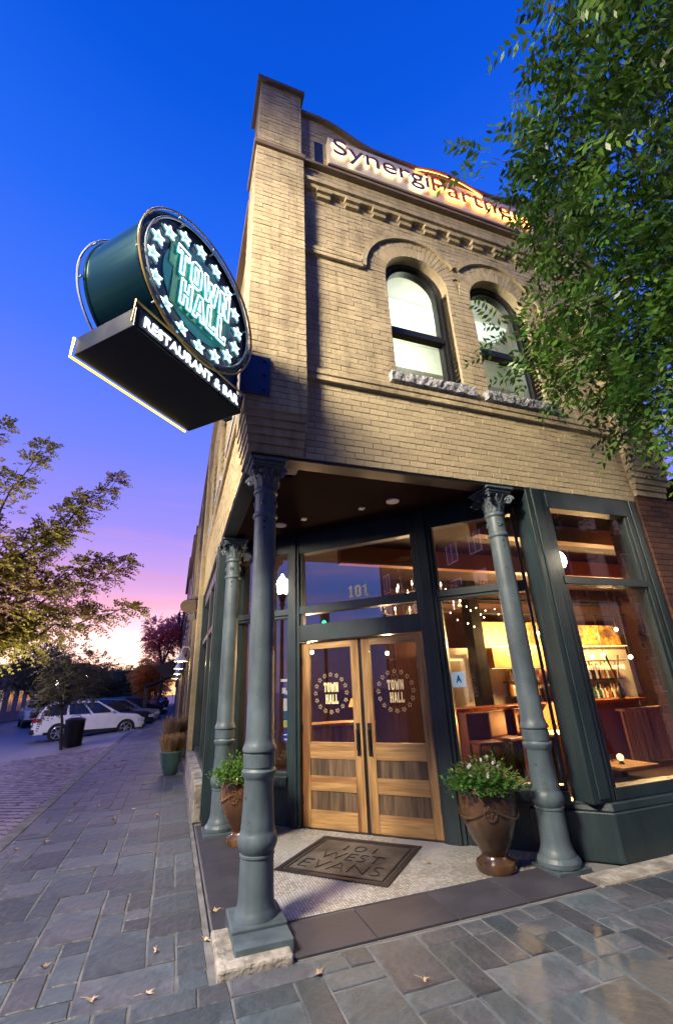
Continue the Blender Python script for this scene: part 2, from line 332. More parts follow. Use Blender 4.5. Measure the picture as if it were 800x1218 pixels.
# slab-serif condensed capitals on a 6 x 10 grid (outer loop, optional inner loops)
GL = {
 'T': ([[(2.1,0),(3.9,0),(3.9,8.2),(4.9,8.2),(4.9,7),(6,7),(6,10),(0,10),(0,7),(1.1,7),(1.1,8.2),(2.1,8.2)]], 6),
 'O': ([[(1.5,0),(4.1,0),(5.6,1.5),(5.6,8.5),(4.1,10),(1.5,10),(0,8.5),(0,1.5)], [(2,1.9),(2,8.1),(3.6,8.1),(3.6,1.9)]], 5.6),
 'W': ([[(1.6,0),(3.3,0),(4.1,5.2),(4.9,0),(6.6,0),(8.2,10),(6.3,10),(5.6,4.2),(5.0,8.4),(3.2,8.4),(2.6,4.2),(1.9,10),(0,10)]], 8.2),
 'N': ([[(0,0),(1.9,0),(1.9,5.6),(3.9,0),(5.9,0),(5.9,10),(4,10),(4,4.6),(2,10),(0,10)]], 5.9),
 'H': ([[(0,0),(1.9,0),(1.9,4.1),(3.7,4.1),(3.7,0),(5.6,0),(5.6,10),(3.7,10),(3.7,5.9),(1.9,5.9),(1.9,10),(0,10)]], 5.6),
 'A': ([[(0,0),(1.9,0),(2.25,2.1),(3.95,2.1),(4.3,0),(6.2,0),(4.3,10),(1.9,10)], [(2.55,3.8),(3.1,7.6),(3.65,3.8)]], 6.2),
 '1': ([[(1,0),(4.6,0),(4.6,1.2),(3.7,1.2),(3.7,10),(2.3,10),(.7,8.6),(.7,7.5),(1.9,8),(1.9,1.2),(1,1.2)]], 5),
 'L': ([[(0,0),(5,0),(5,3),(3.9,3),(3.9,1.8),(1.9,1.8),(1.9,10),(0,10)]], 5)}
def word(w, cx, z0, width, h, gap=.9):
    tot = sum(GL[c][1] for c in w) + gap * (len(w) - 1); k = width / tot; x = cx - width / 2; out = []
    for c in w:
        out.append([[(x + px * k, z0 + pz * h / 10) for px, pz in lp] for lp in GL[c][0]]); x += (GL[c][1] + gap) * k
    return out
def fill_letter(loops, y0, y1, name, m, parent, **k):
    c = bpy.data.curves.new('letter', 'CURVE'); c.dimensions = '2D'; c.fill_mode = 'BOTH'; c.extrude = abs(y1 - y0) / 2
    for lp in loops:
        s = c.splines.new('POLY'); s.points.add(len(lp) - 1); s.use_cyclic_u = True
        for i, (a, b) in enumerate(lp): s.points[i].co = (a, b, 0, 1)
    o = bpy.data.objects.new('letter', c); COL.objects.link(o); dg = bpy.context.evaluated_depsgraph_get()
    me = bpy.data.meshes.new_from_object(o.evaluated_get(dg)); bpy.data.objects.remove(o); bpy.data.curves.remove(c)
    me.transform(Matrix.Rotation(PI / 2, 4, 'X')); me.transform(Matrix.Translation((0, (y0 + y1) / 2, 0)))
    me.materials.clear(); return O(name, me, m, parent, **k)
def star(cx, cz, r, rot=0, inner=.45): return [(cx + (r if i % 2 == 0 else r * inner) * math.cos(rot + PI / 2 + i * PI / 5), cz + (r if i % 2 == 0 else r * inner) * math.sin(rot + PI / 2 + i * PI / 5)) for i in range(10)]

# ================================================================== GROUND
def gz(x):
    if x > -1.7: return 0.0
    if x > -5.5: return -.3 * (-1.7 - x) / 3.8
    return -.3
xs = [-300, -60, -20, -9, -5.5, -4.5, -3.6, -2.6, -1.7, -1.55, 12, 60, 300]; ys = [-300, -40, -10, 0, 5, 20, 60, 150, 900]
mb = MB(); vs = [(x, y, gz(x) - .045) for y in ys for x in xs]; nx = len(xs)
mb.add(vs, [(j * nx + i, j * nx + i + 1, (j + 1) * nx + i + 1, (j + 1) * nx + i) for j in range(len(ys) - 1) for i in range(nx - 1)])
O('ground', mb, m_asphalt, kind='structure')
side = O('sidewalk', MB().box(-1.7, 9.5, -2.5, 3.52, -.04, -.006).box(-1.7, .40, 3.52, 90, -.04, -.006), m_joint, kind='structure')
# random ashlar slates
def ashlar(x0, x1, y0, y1, cell):
    nx_, ny_ = int(round((x1 - x0) / cell)), int(round((y1 - y0) / cell)); used = np.zeros((nx_, ny_), bool); out = []
    cx, cy = (x1 - x0) / nx_, (y1 - y0) / ny_
    for j in range(ny_):
        for i in range(nx_):
            if used[i, j]: continue
            opts = [(3, 2), (2, 2), (2, 3), (2, 1), (1, 2), (1, 1), (3, 1), (1, 3)]; w = [3, 4, 3, 3, 3, 1.3, 1, 1]
            rng_o = rng.choices(opts, w, k=6) + [(1, 1)]
            for a, b in rng_o:
                if i + a <= nx_ and j + b <= ny_ and not used[i:i + a, j:j + b].any():
                    used[i:i + a, j:j + b] = True; out.append((x0 + i * cx, x0 + (i + a) * cx, y0 + j * cy, y0 + (j + b) * cy)); break
    return out
sl = ashlar(-1.68, 9.4, .3, 3.50, .178) + ashlar(-1.68, .36, 3.50, 34, .178)
sl.sort(key=lambda r: ((r[0] + r[1]) / 2) ** 2 + ((r[2] + r[3]) / 2) ** 2 if (r[3] > 1.2 and (r[0] + r[1]) / 2 < 1.75 * (r[2] + r[3]) / 2 + .6 and (r[0] + r[1]) / 2 > -.75 * (r[2] + r[3]) / 2 - .8) else 9e9)
stuff = MB(); g = .006
def chip(mb, x0, x1, y0, y1, t, tone):
    e = .006; dz = [rng.uniform(-.004, .004) for _ in range(4)]
    q = lambda a, b: (a + rng.uniform(-.006, .006), b + rng.uniform(-.006, .006))
    p = [q(x0, y0), q(x1, y0), q(x1, y1), q(x0, y1)]; cx, cy = (x0 + x1) / 2, (y0 + y1) / 2
    ins = [(a + (e if a < cx else -e), b + (e if b < cy else -e)) for a, b in p]
    vs = [(a, b, -.02) for a, b in p] + [(a, b, t - .004) for a, b in p] + [(a, b, t + dz[i]) for i, (a, b) in enumerate(ins)]
    mb.add(vs, [(0, 1, 5, 4), (1, 2, 6, 5), (2, 3, 7, 6), (3, 0, 4, 7), (4, 5, 9, 8), (5, 6, 10, 9), (6, 7, 11, 10), (7, 4, 8, 11), (8, 9, 10, 11)], tone)
for i, (a, b, c, d) in enumerate(sl):
    if i < 300:
        cx, cy = (a + b) / 2, (c + d) / 2; q = MB(); chip(q, a - cx + g, b - cx - g, c - cy + g, d - cy - g, .0, .5)
        O('slate', q, m_slate_o, side, loc=(cx, cy, rng.uniform(-.002, .003)))
    else: chip(stuff, a + g, b - g, c + g, d - g, rng.uniform(-.002, .002), rng.random())
O('slate_paving', stuff, m_slate, side, kind='stuff')
# small street pavers left of the walk
pv = MB(); y = 3.0; row = 0
while y < 19:
    x = -1.72 - (row % 2) * .11
    while x > -9.5:
        z = gz(x - .11); pv.box(x - .212, x, y, y + .098, z - .04, z + rng.uniform(-.003, .003), rng.random()); x -= .22
    y += .106; row += 1
st = O('street', MB().add([(-9.6, 2.9, -.322), (-5.5, 2.9, -.322), (-1.7, 2.9, -.022), (-1.7, 60, -.022), (-5.5, 60, -.322), (-9.6, 60, -.322)], [(0, 1, 4, 5), (1, 2, 3, 4)]), m_asphalt, kind='structure')
O('street_paver', pv, m_paver, st, kind='stuff')
O('flush_kerb', MB().box(-1.86, -1.70, 3, 60, -.05, .004), m_joint, kind='structure')
# entry floor: threshold slabs + tile field
ent = O('entry_floor', MB().box(.42, 4.1, 3.54, 7.3, -.04, -.012), m_grout, kind='structure')
for i, (a, b, c, d) in enumerate([(.87, 1.47, 3.55, 4.02), (1.47, 2.12, 3.55, 4.03), (2.12, 2.74, 3.55, 4.04), (2.74, 3.45, 3.55, 4.05), (.425, .86, 4.02, 4.72), (.425, .86, 4.72, 5.5), (.425, .86, 5.5, 6.3), (.425, .86, 6.3, 7.0)]):
    cx, cy = (a + b) / 2, (c + d) / 2; O('threshold_slab', MB().box(a - cx + .004, b - cx - .004, c - cy + .004, d - cy - .004, -.03, .003), m_slab, ent, loc=(cx, cy, 0), bevel=.003, seg=1)
tl = MB(); s = .0255
X0 = .865
for i in range(int(3.0 / s)):
    for j in range(int(3.4 / s)):
        x = X0 + i * s; yy = 4.055 + j * s
        if x + yy > 8.0: continue
        if x > 3.44 and yy < 4.2: continue
        tl.add([(x, yy, -.0005), (x + s - .004, yy, -.0005), (x + s - .004, yy + s - .004, -.0005), (x, yy + s - .004, -.0005)], [(0, 1, 2, 3)], rng.random())
O('floor_tile', tl, m_tile, ent, kind='stuff')
O('rough_stone_edge', MB().box(3.47, 6.9, 3.50, 3.74, -.03, .006), m_conc, ent)

# ================================================================== BUILDING
bld = thing('corner_building', 'two-storey tan painted brick corner building with green corner storefront and arched upper windows', 'building', (3.4, 3.8, 0))

def B(name, mb, m, parent=None, **k):               # part of the building, coordinates given in the world
    par = parent or bld; o = O(name, mb, m, par, **k)
    if par is bld:
        o.location = Vector(k.get('loc') or (0, 0, 0)) - Vector(bld.location)
    return o
WY = 3.80      # wall face
PY = 3.66      # pier face
WX = .50       # side wall face
PX = .41
LZ = 3.79      # underside of the brick
# --- openings in front wall
CX1, CX2, HW, SPR = 2.735, 4.105, .49, 6.84
RO = .86; ZS = 5.12
def cuts(z):
    out = []
    for c in (CX1, CX2):
        if ZS - .17 < z < ZS: out.append((c - .60, c + .60))
        elif ZS <= z < SPR: out.append((c - HW, c + HW))
        elif SPR <= z < SPR + RO: w = math.sqrt(max(0, RO * RO - (z - SPR) ** 2)); out.append((c - w, c + w))
    return out
def course(x0, x1, z, h, off, L_=.222):
    segs = [(x0, x1)]
    for a, b in cuts(z + h / 2):
        ns = []
        for p, q in segs:
            if b <= p or a >= q: ns.append((p, q)); continue
            if a > p: ns.append((p, a))
            if b < q: ns.append((b, q))
        segs = ns
    out = []
    for p, q in segs:
        k = math.floor((p - off) / L_); x = off + k * L_
        while x < q:
            a, b = max(x, p), min(x + L_, q)
            if b - a > .03: out.append((a, b))
            x += L_
    return out
CH = .0765
front = B('front_wall', MB().box(1.05, 5.75, WY + .012, WY + .10, LZ + .012, ZS - .15), m_mortar)
# mortar backing pieces around the arched openings
bk = MB()
bk.box(1.05, CX1 - HW, WY + .012, WY + .30, ZS - .15, SPR); bk.box(CX1 + HW, CX2 - HW, WY + .012, WY + .30, ZS - .15, SPR); bk.box(CX2 + HW, 5.75, WY + .012, WY + .30, ZS - .15, SPR)
zt = 8.72
for a, b, c in ((1.05, (CX1 + CX2) / 2, CX1), ((CX1 + CX2) / 2, 5.75, CX2)):
    n = 20
    for i in range(n):
        p, q = PI - PI * i / n, PI - PI * (i + 1) / n
        xa, za, xb, zb = c + HW * math.cos(p), SPR + HW * math.sin(p), c + HW * math.cos(q), SPR + HW * math.sin(q)
        bk.prism([(xa, za), (xb, zb), (xb, zt), (xa, zt)], WY + .012, WY + .30)
    bk.box(a, c - HW, WY + .012, WY + .30, SPR, zt); bk.box(c + HW, b, WY + .012, WY + .30, SPR, zt)
bk.box(1.05, CX1 - HW, WY + .1, WY + .30, LZ + .3, ZS); 
B('mortar_backing', bk, m_mortar)
z = LZ; r = 0; bs = MB(); singles = []
while z < 8.18:
    h = CH - .008
    for a, b in course(1.07, 5.73, z, h, (r % 2) * .111 + 1.07):
        j = rng.uniform(-.0035, .0035)
        if z < ZS - .16 and len(singles) < 300 and not (4.80 < z < 4.95): singles.append((a, b, z, h, j))
        else: bs.box(a + .004, b - .004, WY + j, WY + .05, z + .004, z + h + .004, rng.random())
    z += CH; r += 1
BC = {}
for (a, b, z_, h, j) in singles:
    w = round(b - a, 2)
    if w not in BC:
        mbq = MB(); mbq.box(-w / 2 + .004, w / 2 - .004, 0, .05, 0, h); BC[w] = mbq.mesh('brick'); BC[w].materials.append(m_brick_o)
    O('brick', BC[w], m_brick_o, front, loc=((a + b) / 2, WY + j, z_ + .004))
front.location = -Vector(bld.location)
# arches: two rings of voussoirs, hood mould
mid = (CX1 + CX2) / 2
for c, sgn in ((CX1, 1), (CX2, -1)):
    for k in range(30):
        a0 = PI * k / 30; am = a0 + PI / 60
        for r0, r1 in ((HW + .002, .675), (.68, RO - .07)):
            xm = c + (r0 + r1) / 2 * math.cos(am)
            if (xm - mid) * sgn > -.02: continue
            p, q = a0 + .004 / r1, a0 + PI / 30 - .004 / r1
            bs.prism([(c + rr * math.cos(aa), SPR + rr * math.sin(aa)) for rr, aa in ((r0, p), (r1, p), (r1, q), (r0, q))], WY - .006 + rng.uniform(-.003, .003), WY + .10, tone=rng.random())
    am = math.acos((mid - c) * sgn / RO)
    a0, a1 = (am, PI) if sgn > 0 else (0, PI - am)
    bs.arc(c, SPR, RO - .07, RO, WY - .045, WY + .05, a0, a1, 22, tone=.35)
    # brick reveals
    for sx in (-1, 1):
        zz = ZS
        while zz < SPR - .02:
            x = c + sx * HW; bs.box(min(x, x - sx * -.012), max(x, x + sx * .012), WY + .04, WY + .15, zz + .004, zz + CH - .004, rng.random()); zz += CH
B('brickwork', bs, m_brick, kind='stuff')
# string courses, cornice, dentils
sc = MB()
def strip_b(mb, x0, x1, y, z0, z1, L_=.23):
    x = x0
    while x < x1 - .01:
        b = min(x + L_, x1); mb.box(x + .0015, b - .0015, y, WY + .03, z0, z1, rng.random()); x += L_
sc2 = MB()
for z0 in (4.80, 4.885): strip_b(sc2, 1.06, 5.73, WY - .045, z0, z0 + .058)
for z0 in (6.80, 6.875): strip_b(sc, 1.06, CX1 - RO + .02, WY - .045, z0, z0 + .058)
sc3 = MB()
for z0 in (6.80, 6.875): strip_b(sc3, CX2 + RO - .02, 5.73, WY - .045, z0, z0 + .058)
B('upper_string_course', sc, m_brick); B('upper_string_course', sc3, m_brick); B('lower_string_course', sc2, m_brick)
de = MB(); x = 1.28
while x < 5.6:
    de.box(x, x + .19, WY - .05, WY + .02, 7.93, 8.0); de.box(x - .012, x + .202, WY - .09, WY + .02, 8.003, 8.075, .3)
    x += .4245
for z0, p in ((8.078, .06), (8.15, .10)): strip_b(de, 1.06, 5.73, WY - p, z0, z0 + .068)
for i in range(4): strip_b(de, 1.06, 5.73, WY - .03, 8.222 + i * CH, 8.222 + i * CH + CH - .006)
B('brick_dentil', de, m_brick)
B('cornice_ledge', MB().box(1.06, 5.73, WY - .11, WY + .02, 8.53, 8.58).box(1.06, 5.73, WY - .08, WY + .02, 8.583, 8.625), m_coping, bevel=.006)
# parapet with swept shoulders
def ptop(x):
    d = min(x - 1.06, 5.73 - x)
    if d < .28: return 9.78
    if d > 1.25: return 9.46
    t = (d - .28) / .97; return 9.78 - .32 * (t * t * (3 - 2 * t))
pp = [(1.06, 8.5), (5.73, 8.5)] + [(x, ptop(x)) for x in np.linspace(5.73, 1.06, 60)]
B('parapet', MB().prism(pp, WY + .012, WY + .3), m_mortar)
pb = MB(); z = 8.63; r = 0
while z < 9.8:
    for a, b in course(1.07, 5.73, z + 20, .06, 1.07 + (r % 2) * .111):
        t = min(ptop(a), ptop(b)) - .01
        if t > z + .02: pb.box(a + .004, b - .004, WY + rng.uniform(-.003, .003), WY + .05, z, min(z + .068, t), rng.random())
    z += CH; r += 1
B('parapet_brick', pb, m_brick, kind='stuff')
cp = MB(); X = list(np.linspace(1.06, 5.73, 60))
for a, b in zip(X[:-1], X[1:]): cp.prism([(a, ptop(a)), (b, ptop(b)), (b, ptop(b) + .06), (a, ptop(a) + .06)], WY - .06, WY + .36)
B('coping', cp, m_coping)
B('parapet_vent', MB().box(1.27, 1.40, WY - .004, WY + .02, 8.75, 9.25), m_black)
# piers: brick wrapped
def pier(name, x0, x1, y0, y1, z0, z1, m, mm, cap=None, north=False):
    core = B(name, MB().box(x0 + .012, x1 - .012, y0 + .012, y1, z0, z1), mm)
    core_l = core.location.copy(); q = MB(); z = z0; r = 0
    while z < z1 - .03:
        h = min(CH - .008, z1 - z); off = (r % 2) * .111
        x = x0 - off
        while x < x1:
            a, b = max(x, x0), min(x + .222, x1)
            if b - a > .02: q.box(a + (.003 if a > x0 else 0), b - (.003 if b < x1 else 0), y0 + rng.uniform(-.003, .003), y0 + .05, z + .004, z + h + .004, rng.random())
            x += .222
        for sx in (0, 1):
            y = y0 + .055 - (1 - r % 2) * .11
            while y < y1:
                a, b = max(y, y0 + .055), min(y + .222, y1)
                if b - a > .02:
                    j = rng.uniform(-.003, .003)
                    if sx == 0: q.box(x0 + j, x0 + .05, a + .004, b - .004, z + .004, z + h + .004, rng.random())
                    else: q.box(x1 - .05, x1 + j, a + .004, b - .004, z + .004, z + h + .004, rng.random())
                y += .222
        z += CH; r += 1
    O('pier_brick', q, m, core, kind='stuff')
    return core
pier('corner_pier', PX, 1.06, PY, 4.3, 4.22, 8.44, m_brick, m_mortar)
pier('corner_pier', PX + .03, 1.04, PY + .03, 4.27, 8.52, 10.02, m_brick, m_mortar)
B('pier_band', MB().box(PX - .035, 1.085, PY - .035, 4.31, 8.44, 8.52, .3), m_coping, bevel=.01)
B('pier_cap', MB().box(PX - .03, 1.09, PY - .03, 4.33, 10.02, 10.09), m_coping, bevel=.01)
for i in range(5):
    k = (i + 1) / 5.5; z1 = 4.22 - i * .086
    B('corbel_course', MB().box(PX + .09 * k * .9, 1.06 - .004 * i, PY + .125 * k, 4.3, z1 - .076, z1 - .0), m_brick)
B('corner_block', MB().box(PX + .095, 1.066, PY + .139, 4.2, LZ + .001, 3.79 + .03), m_brick)
pier('right_pier', 5.73, 6.40, PY, 4.3, 4.30, 8.44, m_brick, m_mortar)
pier('right_pier', 5.75, 6.38, PY + .03, 4.27, 8.52, 10.02, m_brick, m_mortar)
B('pier_band', MB().box(5.70, 6.43, PY - .035, 4.31, 8.44, 8.52, .3), m_coping, bevel=.01)
B('pier_cap', MB().box(5.70, 6.43, PY - .03, 4.33, 10.02, 10.09), m_coping, bevel=.01)
for i in range(5):
    k = (i + 1) / 5.5; z1 = 4.30 - i * .086
    B('corbel_course', MB().box(5.73 + .004 * i, 6.40 - .02 * i, PY + .1 * k, 4.3, z1 - .076, z1), m_brick)
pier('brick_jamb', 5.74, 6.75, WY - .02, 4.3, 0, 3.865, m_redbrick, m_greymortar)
# neighbouring red wall right of the pier, upper storey
# side wall (faces -X), seen at a grazing angle
def side_bricks(mb, x, y0, y1, z0, z1, skip=()):
    z = z0; r = 0
    while z < z1 - .02:
        y = y0 - (r % 2) * .111
        while y < y1:
            a, b = max(y, y0), min(y + .222, y1)
            if b - a > .03 and not any(s[0] < (a + b) / 2 < s[1] and s[2] < z + .03 < s[3] for s in skip): mb.box(x + rng.uniform(-.003, .003), x + .05, a + .004, b - .004, z + .004, z + CH - .004, rng.random())
            y += .222
        z += CH; r += 1
wins = [(5.1, 6.1), (7.1, 8.1), (9.1, 10.1), (12.1, 13.1), (14.1, 15.1), (16.1, 17.1)]
skip = [(a, b, 5.1, 7.2) for a, b in wins]
sw = B('side_wall', MB().box(WX + .012, WX + .28, 4.3, 11.2, LZ + .012, 5.1).box(WX + .012, WX + .28, 4.3, 18.6, 7.2, 8.6).box(WX + .012, WX + .28, 11.2, 18.6, 3.4, 5.1), m_mortar)
w2 = MB(); ed = [4.3] + [v for p in wins for v in p] + [18.6]
for i in range(0, len(ed), 2): w2.box(WX + .012, WX + .28, ed[i], ed[i + 1], 5.1, 7.2)
B('side_wall', w2, m_mortar)
sb = MB(); side_bricks(sb, WX, 4.3, 18.6, LZ, 8.5, skip); O('wall_brick', sb, m_brick_y, sw, kind='stuff')
for z0 in (4.80, 4.885, 6.80, 6.875):
    B('side_string_course', MB().box(WX - .045, WX + .03, 4.3, 11.0, z0, z0 + .058), m_brick)
B('side_cornice', MB().box(WX - .1, WX + .03, 4.33, 18.6, 8.1, 8.28).box(WX - .05, WX + .3, 4.33, 18.6, 8.5, 8.75), m_coping)
for a, b in wins:
    f = B('side_window', MB().box(WX + .12, WX + .2, a, b, 5.1, 5.2).box(WX + .12, WX + .2, a, b, 7.1, 7.2).box(WX + .12, WX + .2, a, a + .08, 5.2, 7.1).box(WX + .12, WX + .2, b - .08, b, 5.2, 7.1).box(WX + .11, WX + .21, a + .08, b - .08, 6.1, 6.18), m_black)
    O('pane', MB().box(WX + .15, WX + .16, a + .08, b - .08, 5.2, 7.1), m_carglass, f)
    B('window_sill', MB().box(WX - .06, WX + .1, a - .08, b + .08, 4.99, 5.098), m_granite)
for a, b in ((11.2, 11.9), (14.4, 15.0), (18.0, 18.6)):
    pr = B('side_pier', MB().box(PX + .012, WX + .3, a, b, 0, 8.5), m_mortar); q = MB(); side_bricks(q, PX, a, b, 0, 8.5)
    z = 0; r = 0
    while z < 8.45: q.box(PX, WX + .02, a - .006, a + .02, z + .004, z + CH - .004, rng.random()); z += CH
    O('pier_brick', q, m_brick_y, pr, kind='stuff')
B('roof', MB().box(.8, 6.3, 4.1, 18.5, 8.3, 8.4), m_coping)
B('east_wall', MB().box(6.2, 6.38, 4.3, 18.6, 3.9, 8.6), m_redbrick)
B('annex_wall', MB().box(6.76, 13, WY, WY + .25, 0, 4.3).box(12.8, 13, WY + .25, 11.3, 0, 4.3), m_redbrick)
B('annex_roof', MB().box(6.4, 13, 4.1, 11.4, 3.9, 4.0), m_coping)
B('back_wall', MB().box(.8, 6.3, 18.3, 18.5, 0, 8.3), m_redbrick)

# --- upper windows
def arched(c, HWi, z0, spr, n=24):
    return [(c - HWi, z0), (c + HWi, z0)] + [(c + HWi * math.cos(PI * i / n), spr + HWi * math.sin(PI * i / n)) for i in range(n + 1)]
for c in (CX1, CX2):
    fm = MB(); yi = WY + .15
    for r0, r1, ya, yb in ((HW - .055, HW + .0, yi - .02, yi + .13), (HW - .10, HW - .05, yi + .02, yi + .12)):
        fm.arc(c, SPR, r0, r1, ya, yb, 0, PI, 24); fm.box(c - r1, c - r0, ya, yb, ZS, SPR); fm.box(c + r0, c + r1, ya, yb, ZS, SPR)
    fm.box(c - HW + .05, c + HW - .05, yi, yi + .12, ZS, ZS + .05)
    f = B('arched_window', fm, m_black)
    O('meeting_rail', MB().box(c - HW + .09, c + HW - .09, yi - .01, yi + .1, 5.98, 6.075), m_black, f)
    O('upper_pane', MB().prism(arched(c, HW - .09, 6.07, SPR), yi + .05, yi + .056), g_up, f)
    O('lower_pane', MB().box(c - HW + .09, c + HW - .09, yi + .08, yi + .086, ZS + .05, 5.98), g_up, f)
    sm = MB(); n = 22
    P0 = [(c - .60 + 1.2 * i / n) for i in range(n + 1)]
    rows = []
    for (yy, zz, am) in ((WY + .1, ZS - .002, 0), (WY - .085, ZS - .004, .010), (WY - .095, ZS - .07, .016), (WY - .08, ZS - .135, .010), (WY + .1, ZS - .14, 0)):
        rows.append([(x, yy + rng.uniform(-am, am), zz + rng.uniform(-am, am)) for x in P0])
    vs = [p for row in rows for p in row]; m_ = n + 1
    fs = [(j * m_ + i, j * m_ + i + 1, (j + 1) * m_ + i + 1, (j + 1) * m_ + i)[::-1] for j in range(4) for i in range(n)] + [tuple(j * m_ for j in range(5)), tuple(j * m_ + n for j in range(5))[::-1]]
    sm.add(vs, fs); B('window_sill', sm, m_granite)
# upper room, lit
B('upper_room_ceiling', MB().box(1.1, 5.7, 4.26, 8.4, 7.62, 7.7), m_white)
B('upper_room_floor', MB().box(.8, 6.2, 4.26, 8.6, 4.55, 4.65), m_oakh)
B('upper_room_wall', MB().box(.8, 6.2, 8.4, 8.5, 4.6, 7.62).box(.9, 1.0, 4.26, 8.4, 4.65, 7.62).box(5.9, 6.0, 4.26, 8.4, 4.65, 7.62), mat('pale_green_plaster', (.56, .60, .46), .8, .04))
B('upper_room_soffit', MB().box(1.0, 5.9, 5.6, 6.4, 7.0, 7.6), m_white)
B('ceiling_light', MB().box(1.8, 5.2, 4.75, 5.1, 7.56, 7.60), glow_mat('office_light', (.90, 1.0, .88), .75))
B('ceiling_light', MB().box(1.8, 5.2, 7.0, 7.3, 7.56, 7.60), glow_mat('office_light', (.90, 1.0, .88), .75))

_l = bpy.data.lights.new('added_room_light', 'POINT'); _l.color = (.93, 1.0, .82); _l.energy = 60; _l.shadow_soft_size = .5; _o = bpy.data.objects.new('added_room_light', _l); COL.objects.link(_o); _o.location = (3.4, 5.0, 6.9)  # bare point light added to brighten the upper room, no fixture
# --- soffit over the recessed entry and steel lintels
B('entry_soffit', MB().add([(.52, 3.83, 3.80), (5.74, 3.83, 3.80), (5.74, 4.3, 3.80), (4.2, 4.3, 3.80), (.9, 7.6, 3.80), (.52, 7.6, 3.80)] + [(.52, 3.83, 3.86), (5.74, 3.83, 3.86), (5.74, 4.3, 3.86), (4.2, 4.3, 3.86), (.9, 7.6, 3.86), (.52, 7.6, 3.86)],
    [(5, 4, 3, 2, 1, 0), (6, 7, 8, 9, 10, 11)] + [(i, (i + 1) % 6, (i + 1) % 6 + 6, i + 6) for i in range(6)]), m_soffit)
B('lintel', MB().box(.52, 5.74, WY + .012, WY + .2, 3.755, 3.789).box(WX + .012, WX + .2, 4.02, 11.2, 3.755, 3.789), m_black)
for x, y, r in ((2.45, 4.6, .085), (1.25, 5.8, .085)):
    B('recessed_light', MB().lathe([(r, 3.785), (r, 3.80)], 20, (x, y, 0)), m_whitefix)
for x, y in ((2.15, 4.92), (1.51, 5.48)): B('ceiling_sensor', MB().box(x - .035, x + .035, y - .035, y + .035, 3.782, 3.80), m_whitefix)

# --- storefront: diagonal entry wall. Local x runs along the wall to the right, local y inward
DO = (3.975, 3.975, 0); DR = -PI / 4
def D(name, mb, m, parent=None, **k):
    if parent: return O(name, mb, m, parent, **k)
    o = O(name, mb, m, bld, **k); o.location = Vector(DO) - Vector(bld.location); o.rotation_euler.z = DR; return o
ez = MB()
def fr(mb, x0, x1, z0, z1, y0=-.05, y1=.09): return mb.box(x0, x1, y0, y1, z0, z1)
# posts
for x0, x1 in ((-4.62, -4.5), (-3.44, -3.255), (-1.475, -1.235)):
    D('storefront_post', fr(fr(MB(), x0, x1, 0, 3.80, -.06, .10), x0 + .045, x1 - .045, .002, 3.798, -.085, -.06), m_green, bevel=.006)
# transom bars, heads
for a, b, name in ((-4.5, -3.44, 'l'), (-1.235, -.16, 'r')):
    q = MB(); fr(q, a, b, 2.61, 2.70); fr(q, a, b, 3.55, 3.80); fr(q, a, b, .44, .55, -.11, .1); fr(q, a, b, 0, .44, -.03, .1)
    fr(q, a, a + .035, .55, 3.55, -.03, .07); fr(q, b - .035, b, .55, 3.55, -.03, .07); fr(q, a + .035, b - .035, 2.57, 2.61, -.03, .07); fr(q, a + .035, b - .035, .55, .59, -.03, .07)
    f = D('storefront_window', q, m_green, bevel=.005)
    O('pane', MB().box(a + .03, b - .03, .02, .026, .57, 2.58), g_front if name == 'r' else g_main, f)
    O('transom_pane', MB().box(a + .03, b - .03, .02, .026, 2.69, 3.56), g_main, f)
q = MB(); a, b = -3.255, -1.475
fr(q, a, b, 2.215, 2.44, -.055, .09); fr(q, a, b, 2.60, 2.715); fr(q, a, b, 3.51, 3.80); fr(q, a, a + .04, 2.44, 3.51, -.03, .07); fr(q, b - .04, b, 2.44, 3.51, -.03, .07)
f = D('door_transom', q, m_green, bevel=.005)
O('transom_pane', MB().box(a + .03, b - .03, .02, .026, 2.43, 2.61), g_main, f)
O('transom_pane', MB().box(a + .03, b - .03, .02, .026, 2.70, 3.52), g_main, f)
for lp in word('1O1', -2.345, 2.765, .31, .165, 1.1): fill_letter(lp, .014, .017, 'numeral', mat('cream_numeral', (.95, .90, .66), .5, .03), f)
